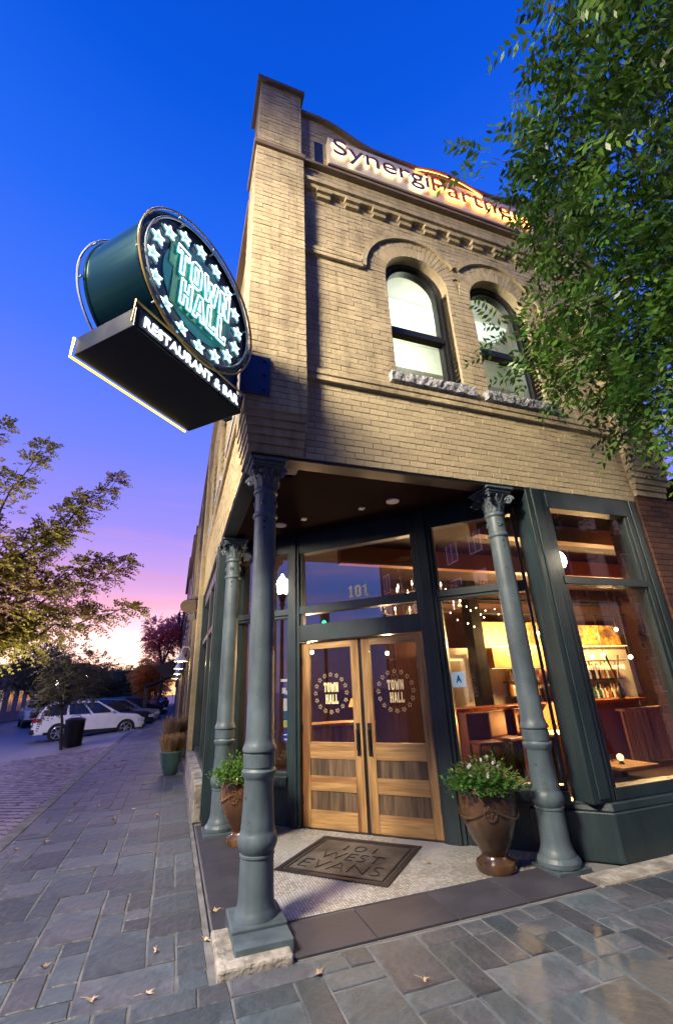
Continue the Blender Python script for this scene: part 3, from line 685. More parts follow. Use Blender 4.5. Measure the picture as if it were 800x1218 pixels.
# doors
def door(x0, x1, hand):
    w = x1 - x0; st = .115; z1 = 2.20; y0, y1 = .0, .05
    st_ = MB().box(x0, x0 + st, y0, y1, .01, z1).box(x1 - st, x1, y0, y1, .01, z1)
    d = D('door', st_, m_oak, bevel=.004)
    for za, zb in ((.01, .185), (.415, .555), (.77, .945), (2.105, z1)):
        O('rail', MB().box(x0 + st + .001, x1 - st - .001, y0 + .001, y1 - .001, za, zb), m_oakh, d, bevel=.003)
    for za, zb in ((.185, .415), (.555, .77)):
        O('panel', MB().box(x0 + st, x1 - st, y0 + .018, y1 - .01, za, zb), m_panel, d)
        bd = MB()
        for p in (MB().box(x0 + st, x1 - st, y0 + .006, y0 + .018, za, za + .012), MB().box(x0 + st, x1 - st, y0 + .006, y0 + .018, zb - .012, zb)): bd.add(p.v, p.f)
        O('panel_bead', bd, m_oakh, d)
    O('glass', MB().box(x0 + st, x1 - st, y0 + .022, y0 + .028, .945, 2.105), g_door, d)
    hx = x1 - .055 if hand > 0 else x0 + .055
    O('handle', MB().box(hx - .024, hx + .024, y0 - .012, y0, .80, 1.17).box(hx - .012, hx + .012, y0 - .055, y0 - .04, .86, 1.10).box(hx - .01, hx + .01, y0 - .045, y0 - .01, .87, .90).box(hx - .01, hx + .01, y0 - .045, y0 - .01, 1.06, 1.09), m_black, d, bevel=.003)
    xh = x0 + .004 if hand > 0 else x1 - .004
    for zz in (.3, 1.1, 1.95): O('hinge', MB().box(xh - .008, xh + .008, y0 - .008, y0 + .004, zz - .05, zz + .05), m_black, d)
    cx = (x0 + st + x1 - st) / 2; cz = 1.53
    for wd, zz, ww in (('TOWN', cz + .012, .215), ('HALL', cz - .135, .185)):
        for lp in word(wd, cx + (.0 if wd == 'TOWN' else .012), zz, ww, .118): fill_letter(lp, y0 + .019, y0 + .0215, 'letter', m_goldp, d)
    for k in range(16):
        a = PI / 2 + 2 * PI * k / 16; sx, sz = cx + .232 * math.cos(a), cz + .232 * math.sin(a)
        pts = star(sx, sz, .030, rot=a - PI / 2); O('star', MB().tube([(px, y0 + .019, pz) for px, pz in pts], .0028, 4, closed=True), m_goldp, d)
door(-3.25, -2.385, 1); door(-2.340, -1.48, -1); D('dark_gap_strip', MB().box(-2.384, -2.341, .025, .045, .012, 2.2), m_black)  # last piece: black strip standing in for the dark gap between the doors
D('door_threshold', MB().box(-3.255, -1.475, -.03, .12, 0, .011), m_black)
# notices on the narrow left window, grade card on the right one
nb = thing('window_notice', 'small notices and a round blue sticker inside the narrow window left of the doors', 'notice', DO, DR)
m_pap = mat('white_paper', (.7, .74, .76), .6, .03); m_blue = mat('blue_sticker', (.02, .05, .42), .4, .05); m_yel = mat('yellow_sticker', (.60, .62, .05), .5, .05); m_nv = mat('navy_sticker', (.015, .02, .13), .4, .05); m_teal = mat('teal_sticker', (.02, .12, .18), .4, .05)
O('header_strip', MB().box(-3.62, -3.475, .03, .033, 1.70, 1.735), m_pap, nb); O('dark_card', MB().box(-3.62, -3.475, .03, .033, 1.50, 1.69), m_nv, nb)
O('white_square', MB().box(-3.59, -3.53, .027, .0295, 1.545, 1.62).box(-3.54, -3.50, .0265, .0293, 1.53, 1.58), m_pap, nb); O('white_sheet', MB().box(-3.57, -3.475, .027, .0295, 1.32, 1.48), m_pap, nb)
O('teal_card', MB().box(-3.57, -3.475, .027, .0295, 1.22, 1.31), m_teal, nb); O('yellow_card', MB().box(-3.565, -3.485, .027, .0295, 1.115, 1.205), m_yel, nb)
rd = MB(); rd.prism([(-3.525 + .068 * math.cos(2 * PI * i / 28), 1.005 + .078 * math.sin(2 * PI * i / 28)) for i in range(28)], .027, .0295); O('round_sticker', rd, m_blue, nb)
O('sticker_print', MB().box(-3.56, -3.49, .0255, .0265, 1.022, 1.032).prism([(-3.545 + .010 * math.cos(2 * PI * i / 10), .97 + .012 * math.sin(2 * PI * i / 10)) for i in range(10)], .0255, .0265).prism([(-3.515 + .010 * math.cos(2 * PI * i / 10), .97 + .012 * math.sin(2 * PI * i / 10)) for i in range(10)], .0255, .0265), m_pap, nb)
ac = thing('grade_card', 'pale blue card with a letter A inside the window right of the doors', 'card', DO, DR)
O('card', MB().box(-1.195, -1.04, .034, .037, 1.545, 1.715), mat('pale_blue_card_glow', (.50, .68, .85), .5, .04, emit=(.45, .65, .85), estr=.35), ac)  # card emits faintly, extra brightness put into its material
am = fit(textmesh('A', .1, .0005, .004), .065, -1.115, 1.635, .032, .085); am.materials.clear(); O('lettering', am, m_blue, ac)

# --- front bay right of the entry (faces -Y)
fy = 3.86
B('corner_post', MB().box(3.86, 4.14, fy - .055, fy + .2, 0.468, 3.80).box(3.93, 4.07, fy - .072, fy - .055, .505, 3.79), m_green, bevel=.008)
B('storefront_post', MB().box(5.50, 5.735, fy - .05, fy + .15, 0, 3.80).box(5.58, 5.66, fy - .07, fy - .05, .5, 3.79), m_green, bevel=.006)
q = MB(); a, b = 4.16, 5.50
q.box(a, b, fy - .05, fy + .1, 3.56, 3.80).box(a, b, fy - .05, fy + .1, 2.61, 2.70).box(a, b, fy - .05, fy + .1, .472, .58).box(a, a + .05, fy - .03, fy + .08, .58, 3.56).box(b - .05, b, fy - .03, fy + .08, .58, 3.56)
f = B('storefront_window', q, m_green, bevel=.005)
O('pane', MB().box(a + .03, b - .03, fy + .02, fy + .026, .57, 2.62), g_front, f); O('transom_pane', MB().box(a + .03, b - .03, fy + .02, fy + .026, 2.69, 3.57), g_front, f)
B('bulkhead', MB().add([(3.49, 4.28, 0), (4.02, 3.74, 0), (5.73, 3.74, 0), (5.73, 3.98, 0), (4.10, 3.98, 0), (3.66, 4.42, 0)] + [(3.49, 4.28, .40), (4.02, 3.74, .40), (5.73, 3.74, .40), (5.73, 3.98, .40), (4.10, 3.98, .40), (3.66, 4.42, .40)],
    [(5, 4, 3, 2, 1, 0), (6, 7, 8, 9, 10, 11)] + [(i, (i + 1) % 6, (i + 1) % 6 + 6, i + 6) for i in range(6)]), m_green, bevel=.012)
B('sill_board', MB().add([(3.52, 4.31, .402), (4.03, 3.755, .402), (5.73, 3.755, .402), (5.73, 3.98, .402), (4.10, 3.98, .402), (3.66, 4.42, .402)] + [(3.52, 4.31, .47), (4.045, 3.77, .47), (5.73, 3.77, .47), (5.73, 3.98, .47), (4.10, 3.98, .47), (3.66, 4.42, .47)],
    [(5, 4, 3, 2, 1, 0), (6, 7, 8, 9, 10, 11)] + [(i, (i + 1) % 6, (i + 1) % 6 + 6, i + 6) for i in range(6)]), m_green, bevel=.008)
# --- side bay (faces -X)
fx = .60
B('storefront_post', MB().box(fx - .10, fx + .16, 6.93, 7.14, 0, 3.80).box(fx - .12, fx - .10, 6.98, 7.09, .05, 3.79), m_green, bevel=.006)
B('storefront_post', MB().box(fx - .10, fx + .1, 11.0, 11.2, 0, 3.80), m_green, bevel=.006)
B('storefront_post', MB().box(fx - .06, fx + .1, 9.0, 9.14, .5, 3.80), m_green, bevel=.006)
q = MB(); q.box(fx - .05, fx + .1, 7.14, 11.0, 3.5, 3.80).box(fx - .05, fx + .1, 7.14, 11.0, 2.61, 2.70).box(fx - .06, fx + .1, 7.14, 11.0, .45, .55)
f = B('storefront_window', q, m_green); O('pane', MB().box(fx + .02, fx + .026, 7.12, 11.02, .55, 2.61), g_main, f); O('transom_pane', MB().box(fx + .02, fx + .026, 7.12, 11.02, 2.70, 3.5), g_main, f)
B('stone_plinth', MB().box(PX - .02, fx + .1, 7.14, 11.2, 0, .45), m_conc, bevel=.01)
B('storefront_base', MB().box(fx + .12, fx + .4, 7.05, 7.14, 0, 3.5), m_green)
# far side bays beyond the first pier
for a, b in ((11.9, 14.4), (15.0, 18.0)):
    f = B('storefront_window', MB().box(WX - .02, WX + .1, a, b, 2.9, 3.4).box(WX - .02, WX + .1, a, b, 0, .6).box(WX - .02, WX + .1, a, a + .12, .6, 2.9).box(WX - .02, WX + .1, b - .12, b, .6, 2.9).box(WX - .02, WX + .1, (a + b) / 2 - .06, (a + b) / 2 + .06, .6, 2.9), mat('brown_trim', (.05, .025, .02), .5, .2))
    O('pane', MB().box(WX + .04, WX + .046, a + .1, b - .1, .6, 2.9), g_main, f)

# --- cast iron columns
def col_profile():
    p = [(.160, .10), (.158, .115), (.143, .145), (.134, .17), (.129, .22), (.124, .455), (.131, .462), (.131, .475), (.122, .48), (.136, .50), (.150, .535), (.150, .565), (.137, .60), (.127, .62), (.129, .635), (.124, .66), (.118, .80), (.113, .95), (.122, .965), (.135, .985), (.138, 1.01), (.122, 1.025),
         (.121, 1.035), (.128, 1.04), (.128, 1.13), (.121, 1.135), (.136, 1.15), (.137, 1.17), (.122, 1.20), (.113, 1.24)]
    p += [(.113 - .010 * t, 1.24 + 1.91 * t) for t in (.25, .5, .75, 1)]
    p += [(.116, 3.16), (.120, 3.18), (.114, 3.20), (.102, 3.21), (.102, 3.40), (.114, 3.41), (.120, 3.43), (.114, 3.45), (.104, 3.46), (.110, 3.55), (.122, 3.63), (.135, 3.68)]
    return p
def column(x, y, label, ph=.19):
    c = B('cast_iron_column', MB().lathe(col_profile(), 32, (0, 0, 0)), m_iron, smooth=True); c.location = Vector((x, y, 0)) - Vector(bld.location); c['label'] = label
    O('base_plinth', MB().box(-ph, ph, -ph, ph, .03, .105) if ph > .18 else MB().lathe([(.19, .03), (.19, .07), (.165, .105)], 32), m_iron, c, bevel=.008)
    O('abacus', MB().box(-.165, .165, -.165, .165, 3.69, 3.723).box(-.15, .15, -.15, .15, 3.668, 3.688).box(-.19, .19, -.19, .19, 3.726, 3.755), m_iron, c, bevel=.006)
    lv = MB()
    for row, (z0, h, r0, n) in enumerate(((3.465, .11, .106, 12), (3.53, .13, .114, 12))):
        for k in range(n):
            a = 2 * PI * (k + .5 * row) / n; ca, sa = math.cos(a), math.sin(a); ta = Vector((-sa, ca, 0)); ra = Vector((ca, sa, 0))
            pts = []
            for t, wd, out in ((0, .022, 0), (.35, .028, .004), (.7, .022, .014), (.92, .012, .032), (1.0, .006, .03)):
                cpt = ra * (r0 + out + .012 * row * t) + Vector((0, 0, z0 + h * t)); pts.append((cpt - ta * wd, cpt + ra * .008, cpt + ta * wd))
            vs = [q for p3 in pts for q in p3]; lv.add(vs, [(i * 3 + j, i * 3 + j + 1, i * 3 + j + 4, i * 3 + j + 3) for i in range(4) for j in range(2)])
    O('acanthus_leaf', lv, m_iron, c, kind='stuff')
    for k in range(4):
        a = PI / 4 + k * PI / 2; dx, dy = math.cos(a), math.sin(a); v = MB(); path = []; rad = []
        for i in range(26):
            th = i / 25 * 3.6 * PI; rr = .052 * (1 - i / 29); path.append(((.190 + rr * math.cos(th)) * dx, (.190 + rr * math.cos(th)) * dy, 3.605 + rr * math.sin(th))); rad.append(.018 - .006 * i / 25)
        v.tube(path, rad, 6); O('volute', v, m_iron, c, smooth=True)
    for k in range(4):
        a = -PI / 2 + k * PI / 2 - .35; v = MB(); ca, sa = math.cos(a), math.sin(a)
        for i in range(6):
            t = i * PI / 3; u_, w_ = .021 * math.cos(t), .021 * math.sin(t); v.ball(((.104) * ca - u_ * sa, .104 * sa + u_ * ca, 3.305 + w_), .0125, 8, 5)
        v.ball((.107 * ca, .107 * sa, 3.305), .011, 8, 5); O('rosette', v, m_iron, c, smooth=True)
    a = -PI / 2 - .25
    for zz, s in ((3.10, .014), (3.03, .011)): O('bolt_hole', MB().ball(((.103) * math.cos(a), .103 * math.sin(a), zz), s, 8, 6, sc=(1, .35, 1)), m_black, c)
    return c
column(.705, 3.98, 'nearest cast iron column, standing at the building corner'); column(3.465, 3.965, 'cast iron column right of the doors', .16); column(.70, 6.57, 'cast iron column left of the doors, half hidden', .16)
B('column_footing', MB().add([(.40, 3.50, -.03), (.87, 3.50, -.03), (.87, 3.63, -.03), (.53, 3.63, -.03), (.53, 4.03, -.03), (.40, 4.03, -.03), (.40, 3.50, .05), (.87, 3.50, .05), (.87, 3.63, .05), (.53, 3.63, .05), (.53, 4.03, .05), (.40, 4.03, .05)],
    [(5, 4, 3, 2, 1, 0), (6, 7, 8, 9, 10, 11)] + [(i, (i + 1) % 6, (i + 1) % 6 + 6, i + 6) for i in range(6)]), m_conc, bevel=.016)
B('column_footing', MB().box(.515, .895, 3.60, 4.17, -.03, .085), m_iron, bevel=.006)
B('column_footing', MB().box(3.28, 3.65, 3.78, 4.14, -.03, .028), m_iron, bevel=.006); B('column_footing', MB().box(.49, .91, 6.36, 6.78, -.03, .032), m_iron, bevel=.006)

# ================================================================== INTERIOR (restaurant)
m_dark = mat('dark_plaster', (.085, .035, .025), .8, .2); m_mar = mat('maroon_counter_front', (.11, .030, .030), .5, .3, 3); m_floor = mat('dark_wood_floor', (.07, .035, .02), .4, .3, 3, stretch=(.2, 1, 1))
m_orw = mat('orange_wood_panel', (.50, .20, .05), .5, .2, 3, stretch=(1, 1, .15)); m_goldw = mat('gold_wallpaper', (.42, .24, .05), .5, .9, 16, .4, 40, col2=(.10, .05, .015), c2scale=3); m_cream = mat('cream_tiles', (.55, .48, .34), .5, .12, 3)
room = B('dining_room', MB().add([(4.05, 4.0, -.05), (12, 4.0, -.05), (12, 11.3, -.05), (.9, 11.3, -.05), (.9, 7.15, -.05), (4.05, 4.0, -.005), (12, 4.0, -.005), (12, 11.3, -.005), (.9, 11.3, -.005), (.9, 7.15, -.005)], [(4, 3, 2, 1, 0), (5, 6, 7, 8, 9)] + [(i, (i + 1) % 5, (i + 1) % 5 + 5, i + 5) for i in range(5)]), m_floor)
def RM(n, mb, m, **k): return O(n, mb, m, room, **k)
RM('room_wall', MB().box(4.6, 12, 9.2, 9.3, 0, 3.7), m_dark); RM('room_wall', MB().box(11.9, 12, 4.3, 9.2, 0, 3.7), m_dark); RM('room_wall', MB().box(.85, 4.6, 11.2, 11.3, 0, 3.7).box(4.5, 4.6, 9.3, 11.2, 0, 3.7), m_dark)
def poly_slab(pts, z0, z1):
    n = len(pts); return MB().add([(x, y, z0) for x, y in pts] + [(x, y, z1) for x, y in pts], [tuple(range(n))[::-1], tuple(range(n, 2 * n))] + [(i, (i + 1) % n, (i + 1) % n + n, i + n) for i in range(n)])
RM('room_ceiling', poly_slab([(4.05, 4.12), (12, 4.12), (12, 11.3), (.95, 11.3), (.95, 7.22)], 3.70, 3.74), mat('dark_ceiling', (.035, .014, .010), .7, .2))
RM('ceiling_beam', MB().box(3.7, 12, 4.62, 4.78, 3.45, 3.69), m_orw); RM('ceiling_beam', MB().box(2.3, 12, 6.2, 6.35, 3.40, 3.69), m_orw)
room.location = -Vector(bld.location)
RM('gold_wall_panel', MB().box(6.5, 8.35, 8.55, 8.62, 2.30, 2.86), m_goldw); RM('gold_wall_panel', MB().box(8.9, 10.7, 8.55, 8.62, 2.30, 2.80), m_goldw)
RM('bar_canopy', MB().box(6.5, 8.5, 8.28, 8.56, 1.86, 2.27), m_orw); RM('canopy_light', MB().box(6.5, 8.5, 8.30, 8.52, 2.285, 2.30), e_strip); RM('canopy_light', MB().box(8.9, 10.7, 8.4, 8.52, 2.285, 2.30), e_strip)
RM('under_light', MB().box(6.6, 8.4, 8.45, 8.52, 1.84, 1.855), e_strip)
RM('backbar_wall', MB().box(5.3, 10.9, 8.63, 8.7, .9, 2.3), m_cream)
for z0, z1 in ((3.02, 3.06), (3.28, 3.31), (3.36, 3.39)): RM('upper_shelf', MB().box(6.4, 10.8, 8.3, 8.5, z0, z1), m_black)
RM('room_pillar', MB().box(10.75, 11.3, 7.6, 8.0, 0, 3.7), mat('red_brown_pillar', (.14, .045, .025), .6, .3, 2)); RM('room_pillar', MB().box(5.95, 6.2, 8.1, 8.4, 0, 3.7), m_black)
RM('service_window_frame', MB().box(5.38, 5.46, 8.45, 8.62, 1.2, 2.15).box(5.86, 5.94, 8.45, 8.62, 1.2, 2.15).box(5.46, 5.86, 8.45, 8.62, 2.07, 2.15), m_white)
RM('service_light', MB().box(5.5, 5.85, 8.5, 8.6, 2.03, 2.06), e_strip)
ct = thing('bar_counter', 'long dark maroon bar counter with a red edge seen through the right-hand windows', 'bar counter', (8, 7.4, 0))
O('front_panel', MB().box(-3.4, 1.2, -.1, .1, 0, 1.1), m_mar, ct); O('counter_top', MB().box(-3.5, 1.3, -.2, .4, 1.102, 1.16), mat('red_brown_top', (.25, .05, .02), .3, .2), ct, bevel=.01)
sp_ = thing('slatted_partition', 'low partition of upright wooden slats under the framed board, seen in the far right window', 'partition', (9.6, 7.2, 0))
for k in range(26): O('slat', MB().box(-1.1 + k * .085, -1.1 + k * .085 + .06, -.02, .02, .02, .93), m_oak, sp_)
O('top_rail', MB().box(-1.12, 1.12, -.1, .12, .932, .98), m_oakh, sp_)
# framed board
fb = thing('framed_board', 'small framed silver board standing on the partition behind the far right window', 'framed board', (9.95, 7.18, .98))
O('frame', MB().box(-.24, .24, -.015, .015, 0, .56), m_black, fb); O('face', MB().box(-.2, .2, -.02, -.016, .04, .52), mat('silver_board', (.30, .28, .26), .4, .2), fb)
m_bot = [mat('amber_bottle', (.35, .14, .03), .1, .1, spec=.8), mat('green_bottle', (.03, .10, .04), .1, .1, spec=.8), mat('clear_bottle', (.6, .6, .55), .1, .1, spec=.8), mat('dark_bottle', (.02, .015, .02), .1, .1, spec=.8)]
bprof = [(.036, 0), (.038, .02), (.038, .17), (.030, .20), (.013, .225), (.013, .29), (.016, .292), (.016, .31)]
bmesh_ = []
for q in m_bot:
    me = MB().lathe(bprof, 10).mesh('bottle'); me.materials.append(q); bmesh_.append(me)
RM('bottle_shelf', MB().box(6.9, 8.3, 8.42, 8.6, 1.24, 1.27).box(9.05, 10.3, 8.42, 8.6, 1.05, 1.08).box(9.05, 10.3, 8.42, 8.6, 1.52, 1.55).box(6.9, 8.3, 8.42, 8.6, 1.55, 1.57), m_black)
for (x0, x1, z0, n) in ((6.95, 8.25, 1.27, 20), (9.1, 10.25, 1.08, 20), (9.1, 10.25, 1.55, 20), (6.95, 7.9, 1.57, 14)):
    for i in range(n):
        me = rng.choice(bmesh_); o = O('bottle', me, None, None, loc=(x0 + (x1 - x0) * (i + rng.uniform(-.2, .2)) / n + .04, 8.5 + rng.uniform(-.03, .03), z0), label='small liquor bottle standing among others on the lit shelves behind the bar', category='bottle', group='bottles on the back bar shelves')
        o.scale = (1.25, 1.25, rng.uniform(.85, 1.35))
# lamps inside
def plight(x, y, z, col, p, r, parent, name='lamp_light'):
    l = bpy.data.lights.new(name, 'POINT'); l.color = col; l.energy = p; l.shadow_soft_size = r; o = bpy.data.objects.new(name, l); COL.objects.link(o); o.location = (x, y, z); o.parent = parent; return o
tb = thing('dining_table', 'small dark dining table with an orange lit wooden side behind the second column', 'table', (6.15, 6.6, 0))
O('table_top', MB().box(-.35, .35, -.35, .35, .72, .76), m_oakh, tb, bevel=.01); O('pedestal', MB().lathe([(.05, 0), (.05, .72)], 12), m_black, tb); O('foot', MB().lathe([(.25, 0), (.05, .03)], 16), m_black, tb)
tl_ = thing('table_lamp', 'glowing orange cone table lamp on a dining table behind the second column', 'lamp', (6.2, 6.55, .76))
O('lamp_shade', MB().lathe([(.27, .20), (.07, .44)], 20), e_shade, tl_, smooth=True); O('lamp_stem', MB().lathe([(.06, 0), (.012, .03), (.012, .3)], 12), m_black, tl_); plight(0, 0, .15, (1, .45, .12), 150, .05, tl_)
O('banquette_back', MB().box(5.9, 7.3, 7.0, 7.12, 0, 1.0), m_orw, room)
t2 = thing('dining_table', 'dark dining table with a small round glowing lamp behind the far right window', 'table', (7.35, 6.45, 0))
O('table_top', MB().box(-.4, .4, -.35, .35, .17, .21), m_oakh, t2); O('pedestal', MB().lathe([(.05, 0), (.05, .17)], 12), m_black, t2)
for i, (x, y, z, rr, cc, lab) in enumerate([(9.0, 8.0, 2.02, .05, (1, .72, .4), 'left of three small lit globes in front of the bar shelves'), (9.35, 8.0, 2.05, .05, (1, .72, .4), 'middle of three small lit globes in front of the bar shelves'), (10.2, 8.0, 2.0, .05, (1, .72, .4), 'right of three small lit globes in front of the bar shelves'), (6.75, 8.0, 2.1, .045, (1, .8, .55), 'small lit globe under the left end of the bar canopy')]):
    p_ = thing('globe_lamp', lab, 'lamp', (x, y, z)); O('globe', MB().ball((0, 0, 0), rr, 12, 8), e_candle, p_, smooth=True); O('rod', MB().tube([(0, 0, .04), (0, 0, 3.7 - z)], .006, 5), m_black, p_)
vs_ = thing('flower_vase', 'dark vase with two long upright twigs on the bar beside the bottles', 'vase', (8.75, 7.3, 1.16)); O('vase_body', MB().lathe([(.05, 0), (.09, .08), (.08, .16), (.035, .24), (.045, .28)], 16), m_black, vs_, smooth=True)
for dx_ in (-.10, .12): O('twig', MB().tube([(0, 0, .25), (dx_ * .6, 0, .5), (dx_ * 1.6, 0, .85)], [.008, .012, .02], 6), m_black, vs_)
rk = thing('glass_rack', 'rack of hanging stemmed glasses catching the light above the bar shelves', 'glass rack', (9.6, 8.2, 1.93)); O('rail', MB().box(-.6, .6, -.06, .06, .0, .02), m_black, rk)
gm_ = MB().lathe([(.032, -.005), (.004, -.01), (.004, -.08), (.03, -.11), (.036, -.15), (.030, -.19)], 10, cap=False).mesh('wine_glass'); gm_.materials.append(mat('shiny_glassware', (.75, .7, .6), .08, .05, spec=.9))
for k in range(14): O('wine_glass', gm_, None, rk, loc=(-.56 + k * .085, 0, 0))
t3 = thing('globe_lamp', 'tiny warm globe lamp low behind the far right window', 'lamp', (7.28, 6.4, .21)); O('globe', MB().ball((0, 0, .1), .055), glow_mat('soft_globe', (1, .6, .25), 3), t3, smooth=True); O('lamp_foot', MB().lathe([(.05, 0), (.02, .05)], 12), m_black, t3)
# pendants and chandelier
pends = [(7.0, 8.0, 2.62, 'first'), (7.6, 8.0, 2.55, 'second'), (9.6, 7.7, 2.6, 'third')]
for x, y, z, w in pends:
    p = thing('pendant_lamp', {'first': 'small bare pendant bulb over the bar, left of the second column', 'second': 'small bare pendant bulb over the bar, right of the second column', 'third': 'bare pendant bulb over the bar seen in the far right window'}[w], 'pendant lamp', (x, y, z))
    O('cord', MB().tube([(0, 0, .05), (0, 0, 3.7 - z)], .006, 6), m_black, p); O('bulb', MB().ball((0, 0, 0), .04), e_warm, p, smooth=True); O('socket', MB().lathe([(.02, .03), (.02, .08)], 10), m_black, p); plight(0, -.05, -.1, (1, .62, .26), 230, .08, p)
ch = thing('chandelier', 'ring chandelier of candle bulbs glowing behind the glass above the doors', 'chandelier', (4.15, 7.1, 2.86))
for ring, (r, z, n) in enumerate(((.72, 0, 14), (.42, .28, 8))):
    O('hoop', MB().tube([(r * math.cos(2 * PI * i / 32), r * math.sin(2 * PI * i / 32), z) for i in range(32)], .014, 6, closed=True), m_black, ch)
    for k in range(n):
        a = 2 * PI * k / n; x, y = r * math.cos(a), r * math.sin(a)
        O('candle_bulb', MB().lathe([(.004, z + .09), (.017, z + .115), (.012, z + .15), (.002, z + .18)], 8, (x, y, 0)), e_candle, ch); O('candle_tube', MB().lathe([(.013, z + .0), (.013, z + .09)], 8, (x, y, 0)), m_whitefix, ch)
O('rod', MB().tube([(0, 0, .28), (0, 0, .83)], .012, 6), m_black, ch); plight(0, 0, -.15, (1, .62, .34), 60, .3, ch)
# little bulbs inside, standing in for tree lights reflected in the glass
sl_ = thing('reflected_lights', 'tiny warm bulbs behind the window right of the doors, standing in for reflected tree lights', 'reflected lights', (0, 0, 0))
wires = MB()
for (a, b, sag) in (((3.75, 5.7, 2.95), (5.1, 5.9, 2.62), .18), ((3.8, 5.9, 2.75), (5.2, 6.1, 2.5), .2), ((3.85, 6.1, 3.1), (5.6, 6.4, 2.9), .25)):
    pts = [Vector(a).lerp(Vector(b), t / 16) - Vector((0, 0, sag * 4 * (t / 16) * (1 - t / 16))) for t in range(17)]
    wires.tube(pts, .003, 4)
    for p in pts[::2]: O('bulb', MB().ball((p.x, p.y + rng.uniform(-.1, .1), p.z - .02 + rng.uniform(-.03, .03)), .011, 6, 4), e_warm, sl_)
O('wire', wires, m_black, sl_)
for i, (x, y, z, w) in enumerate([(2.15, 7.6, 2.36, 'behind the left door near the top'), (2.3, 7.9, 2.2, 'behind the left door, lower of the pair'), (3.5, 7.3, 2.12, 'behind the right door near its middle')]):
    p = thing('wall_lamp', 'small white globe lamp ' + w, 'lamp', (x, y, z)); O('globe', MB().ball((0, 0, 0), .035), e_warm, p, smooth=True); O('stem', MB().tube([(0, 0, .02), (0, 0, 3.7 - z)], .005, 5), m_black, p); plight(0, -.06, -.08, (1, .6, .32), 38, .08, p)
hl = thing('host_lamp', 'small glowing orange lamp by the right edge of the left door glass', 'lamp', (2.75, 7.1, 1.30)); O('shade', MB().lathe([(.09, 0), (.045, .12)], 14), e_shade, hl); O('stem', MB().lathe([(.01, -.2), (.01, 0)], 8), m_black, hl); plight(0, 0, -.05, (1, .5, .2), 20, .05, hl)
hs = thing('host_stand', 'pale wooden host stand behind the lower glass of the left door', 'host stand', (2.3, 7.2, 0)); O('cabinet', MB().box(-.5, .7, -.2, .2, 0, 1.05), m_oak, hs, bevel=.01); O('top', MB().box(-.55, .75, -.25, .25, 1.052, 1.09), m_oakh, hs)
# bar chairs
def chair(x, y, rz, lab):
    c = thing('bar_chair', lab, 'chair', (x, y, 0), rz, 'chairs inside the restaurant'); O('seat', MB().box(-.2, .2, -.2, .2, .68, .73), m_mar, c, bevel=.015); O('backrest', MB().box(-.2, .2, .17, .21, .73, 1.12), m_mar, c, bevel=.015)
    for sx in (-1, 1):
        for sy in (-1, 1): O('leg', MB().box(sx * .18 - .015, sx * .18 + .015, sy * .18 - .015, sy * .18 + .015, 0, .68), m_black, c)
chair(5.3, 6.7, .2, 'dark bar chair at the left end of the maroon counter'); chair(4.7, 6.5, -.2, 'dark bar chair nearest the doors behind the right window'); chair(6.0, 6.9, 0, 'dark bar chair against the counter behind the flower pot')
# person seated at the bar (dark red hair, dark top)
pe = thing('person', 'person with long red-brown hair standing at the bar behind the second column, dark top', 'person', (7.42, 7.85, 0))
body = MB(); body.lathe([(.10, 0), (.13, .4), (.17, .85), (.15, 1.05), (.20, 1.35), (.17, 1.45), (.06, 1.50), (.055, 1.56)], 16)
for i in range(len(body.v)): p = body.v[i]; body.v[i] = (p[0], p[1] * .6, p[2])
body.tube([(-.19, 0, 1.40), (-.26, -.04, 1.15), (-.20, -.2, 1.02)], [.05, .04, .03], 8).tube([(.19, 0, 1.40), (.26, -.04, 1.15), (.20, -.2, 1.02)], [.05, .04, .03], 8)
body.ball((0, -.01, 1.66), .098, 14, 10, sc=(.85, 1, 1.15)).ball((0, -.11, 1.65), .016, 6, 4)
O('body', body, mat('dark_top_cloth', (.03, .02, .03), .8, .2), pe, smooth=True)
hr = MB(); hr.ball((0, .02, 1.69), .115, 14, 10, sc=(.95, 1, 1.1)); hr.tube([(0, .06, 1.66), (.02, .09, 1.45), (.03, .09, 1.28)], [.10, .09, .03], 10); O('hair', hr, mat('red_brown_hair', (.14, .03, .015), .6, .3), pe, smooth=True)

# ================================================================== ROOFTOP SIGN
sg = thing('building_sign', 'long white halo-lit sign reading synergi partners on the parapet', 'sign', (0, 0, 0))
sg['label'] = 'long white halo-lit lettered sign box along the top of the facade'
SX0, SX1, SZ0, SZ1, SY = 1.455, 5.21, 8.67, 9.27, 3.69
O('sign_box', MB().box(SX0, SX1, SY, WY + .012, SZ0, SZ1), m_signw, sg, bevel=.008)
O('sign_tray', MB().box(SX0 - .01, SX1 + .01, SY + .01, WY + .03, SZ0 - .03, SZ0 - .001), m_coping, sg)
w1 = fit(textmesh('Synergi', 1, .008, -.004), 1.60, 2.31, 8.955, SY - .054, .46); w2_ = fit(textmesh('Partners', 1, .008, -.002), 1.98, 4.15, 8.985, SY - .054, .36)
for me, m in ((w1, m_lbrown), (w2_, m_lorange)): me.materials.clear(); O('lettering', me, m, sg)
for txt, w, cx, cz, h, m in (('Synergi', 1.60, 2.31, 8.955, .45, e_ledw), ('Partners', 1.96, 4.15, 8.985, .35, e_led)):
    me = fit(textmesh(txt, 1, .004, .0), w, cx, cz, SY - .030, h); me.materials.clear(); O('halo_led', me, m, sg)
arcp = []
for i in range(25):
    t = i / 24; x = 2.92 + 1.25 * t; arcp.append((x, 9.205 + .185 * math.sin(PI * min(1, t * .96 + .04)) ** .8 - .03 * t))
ap = MB(); 
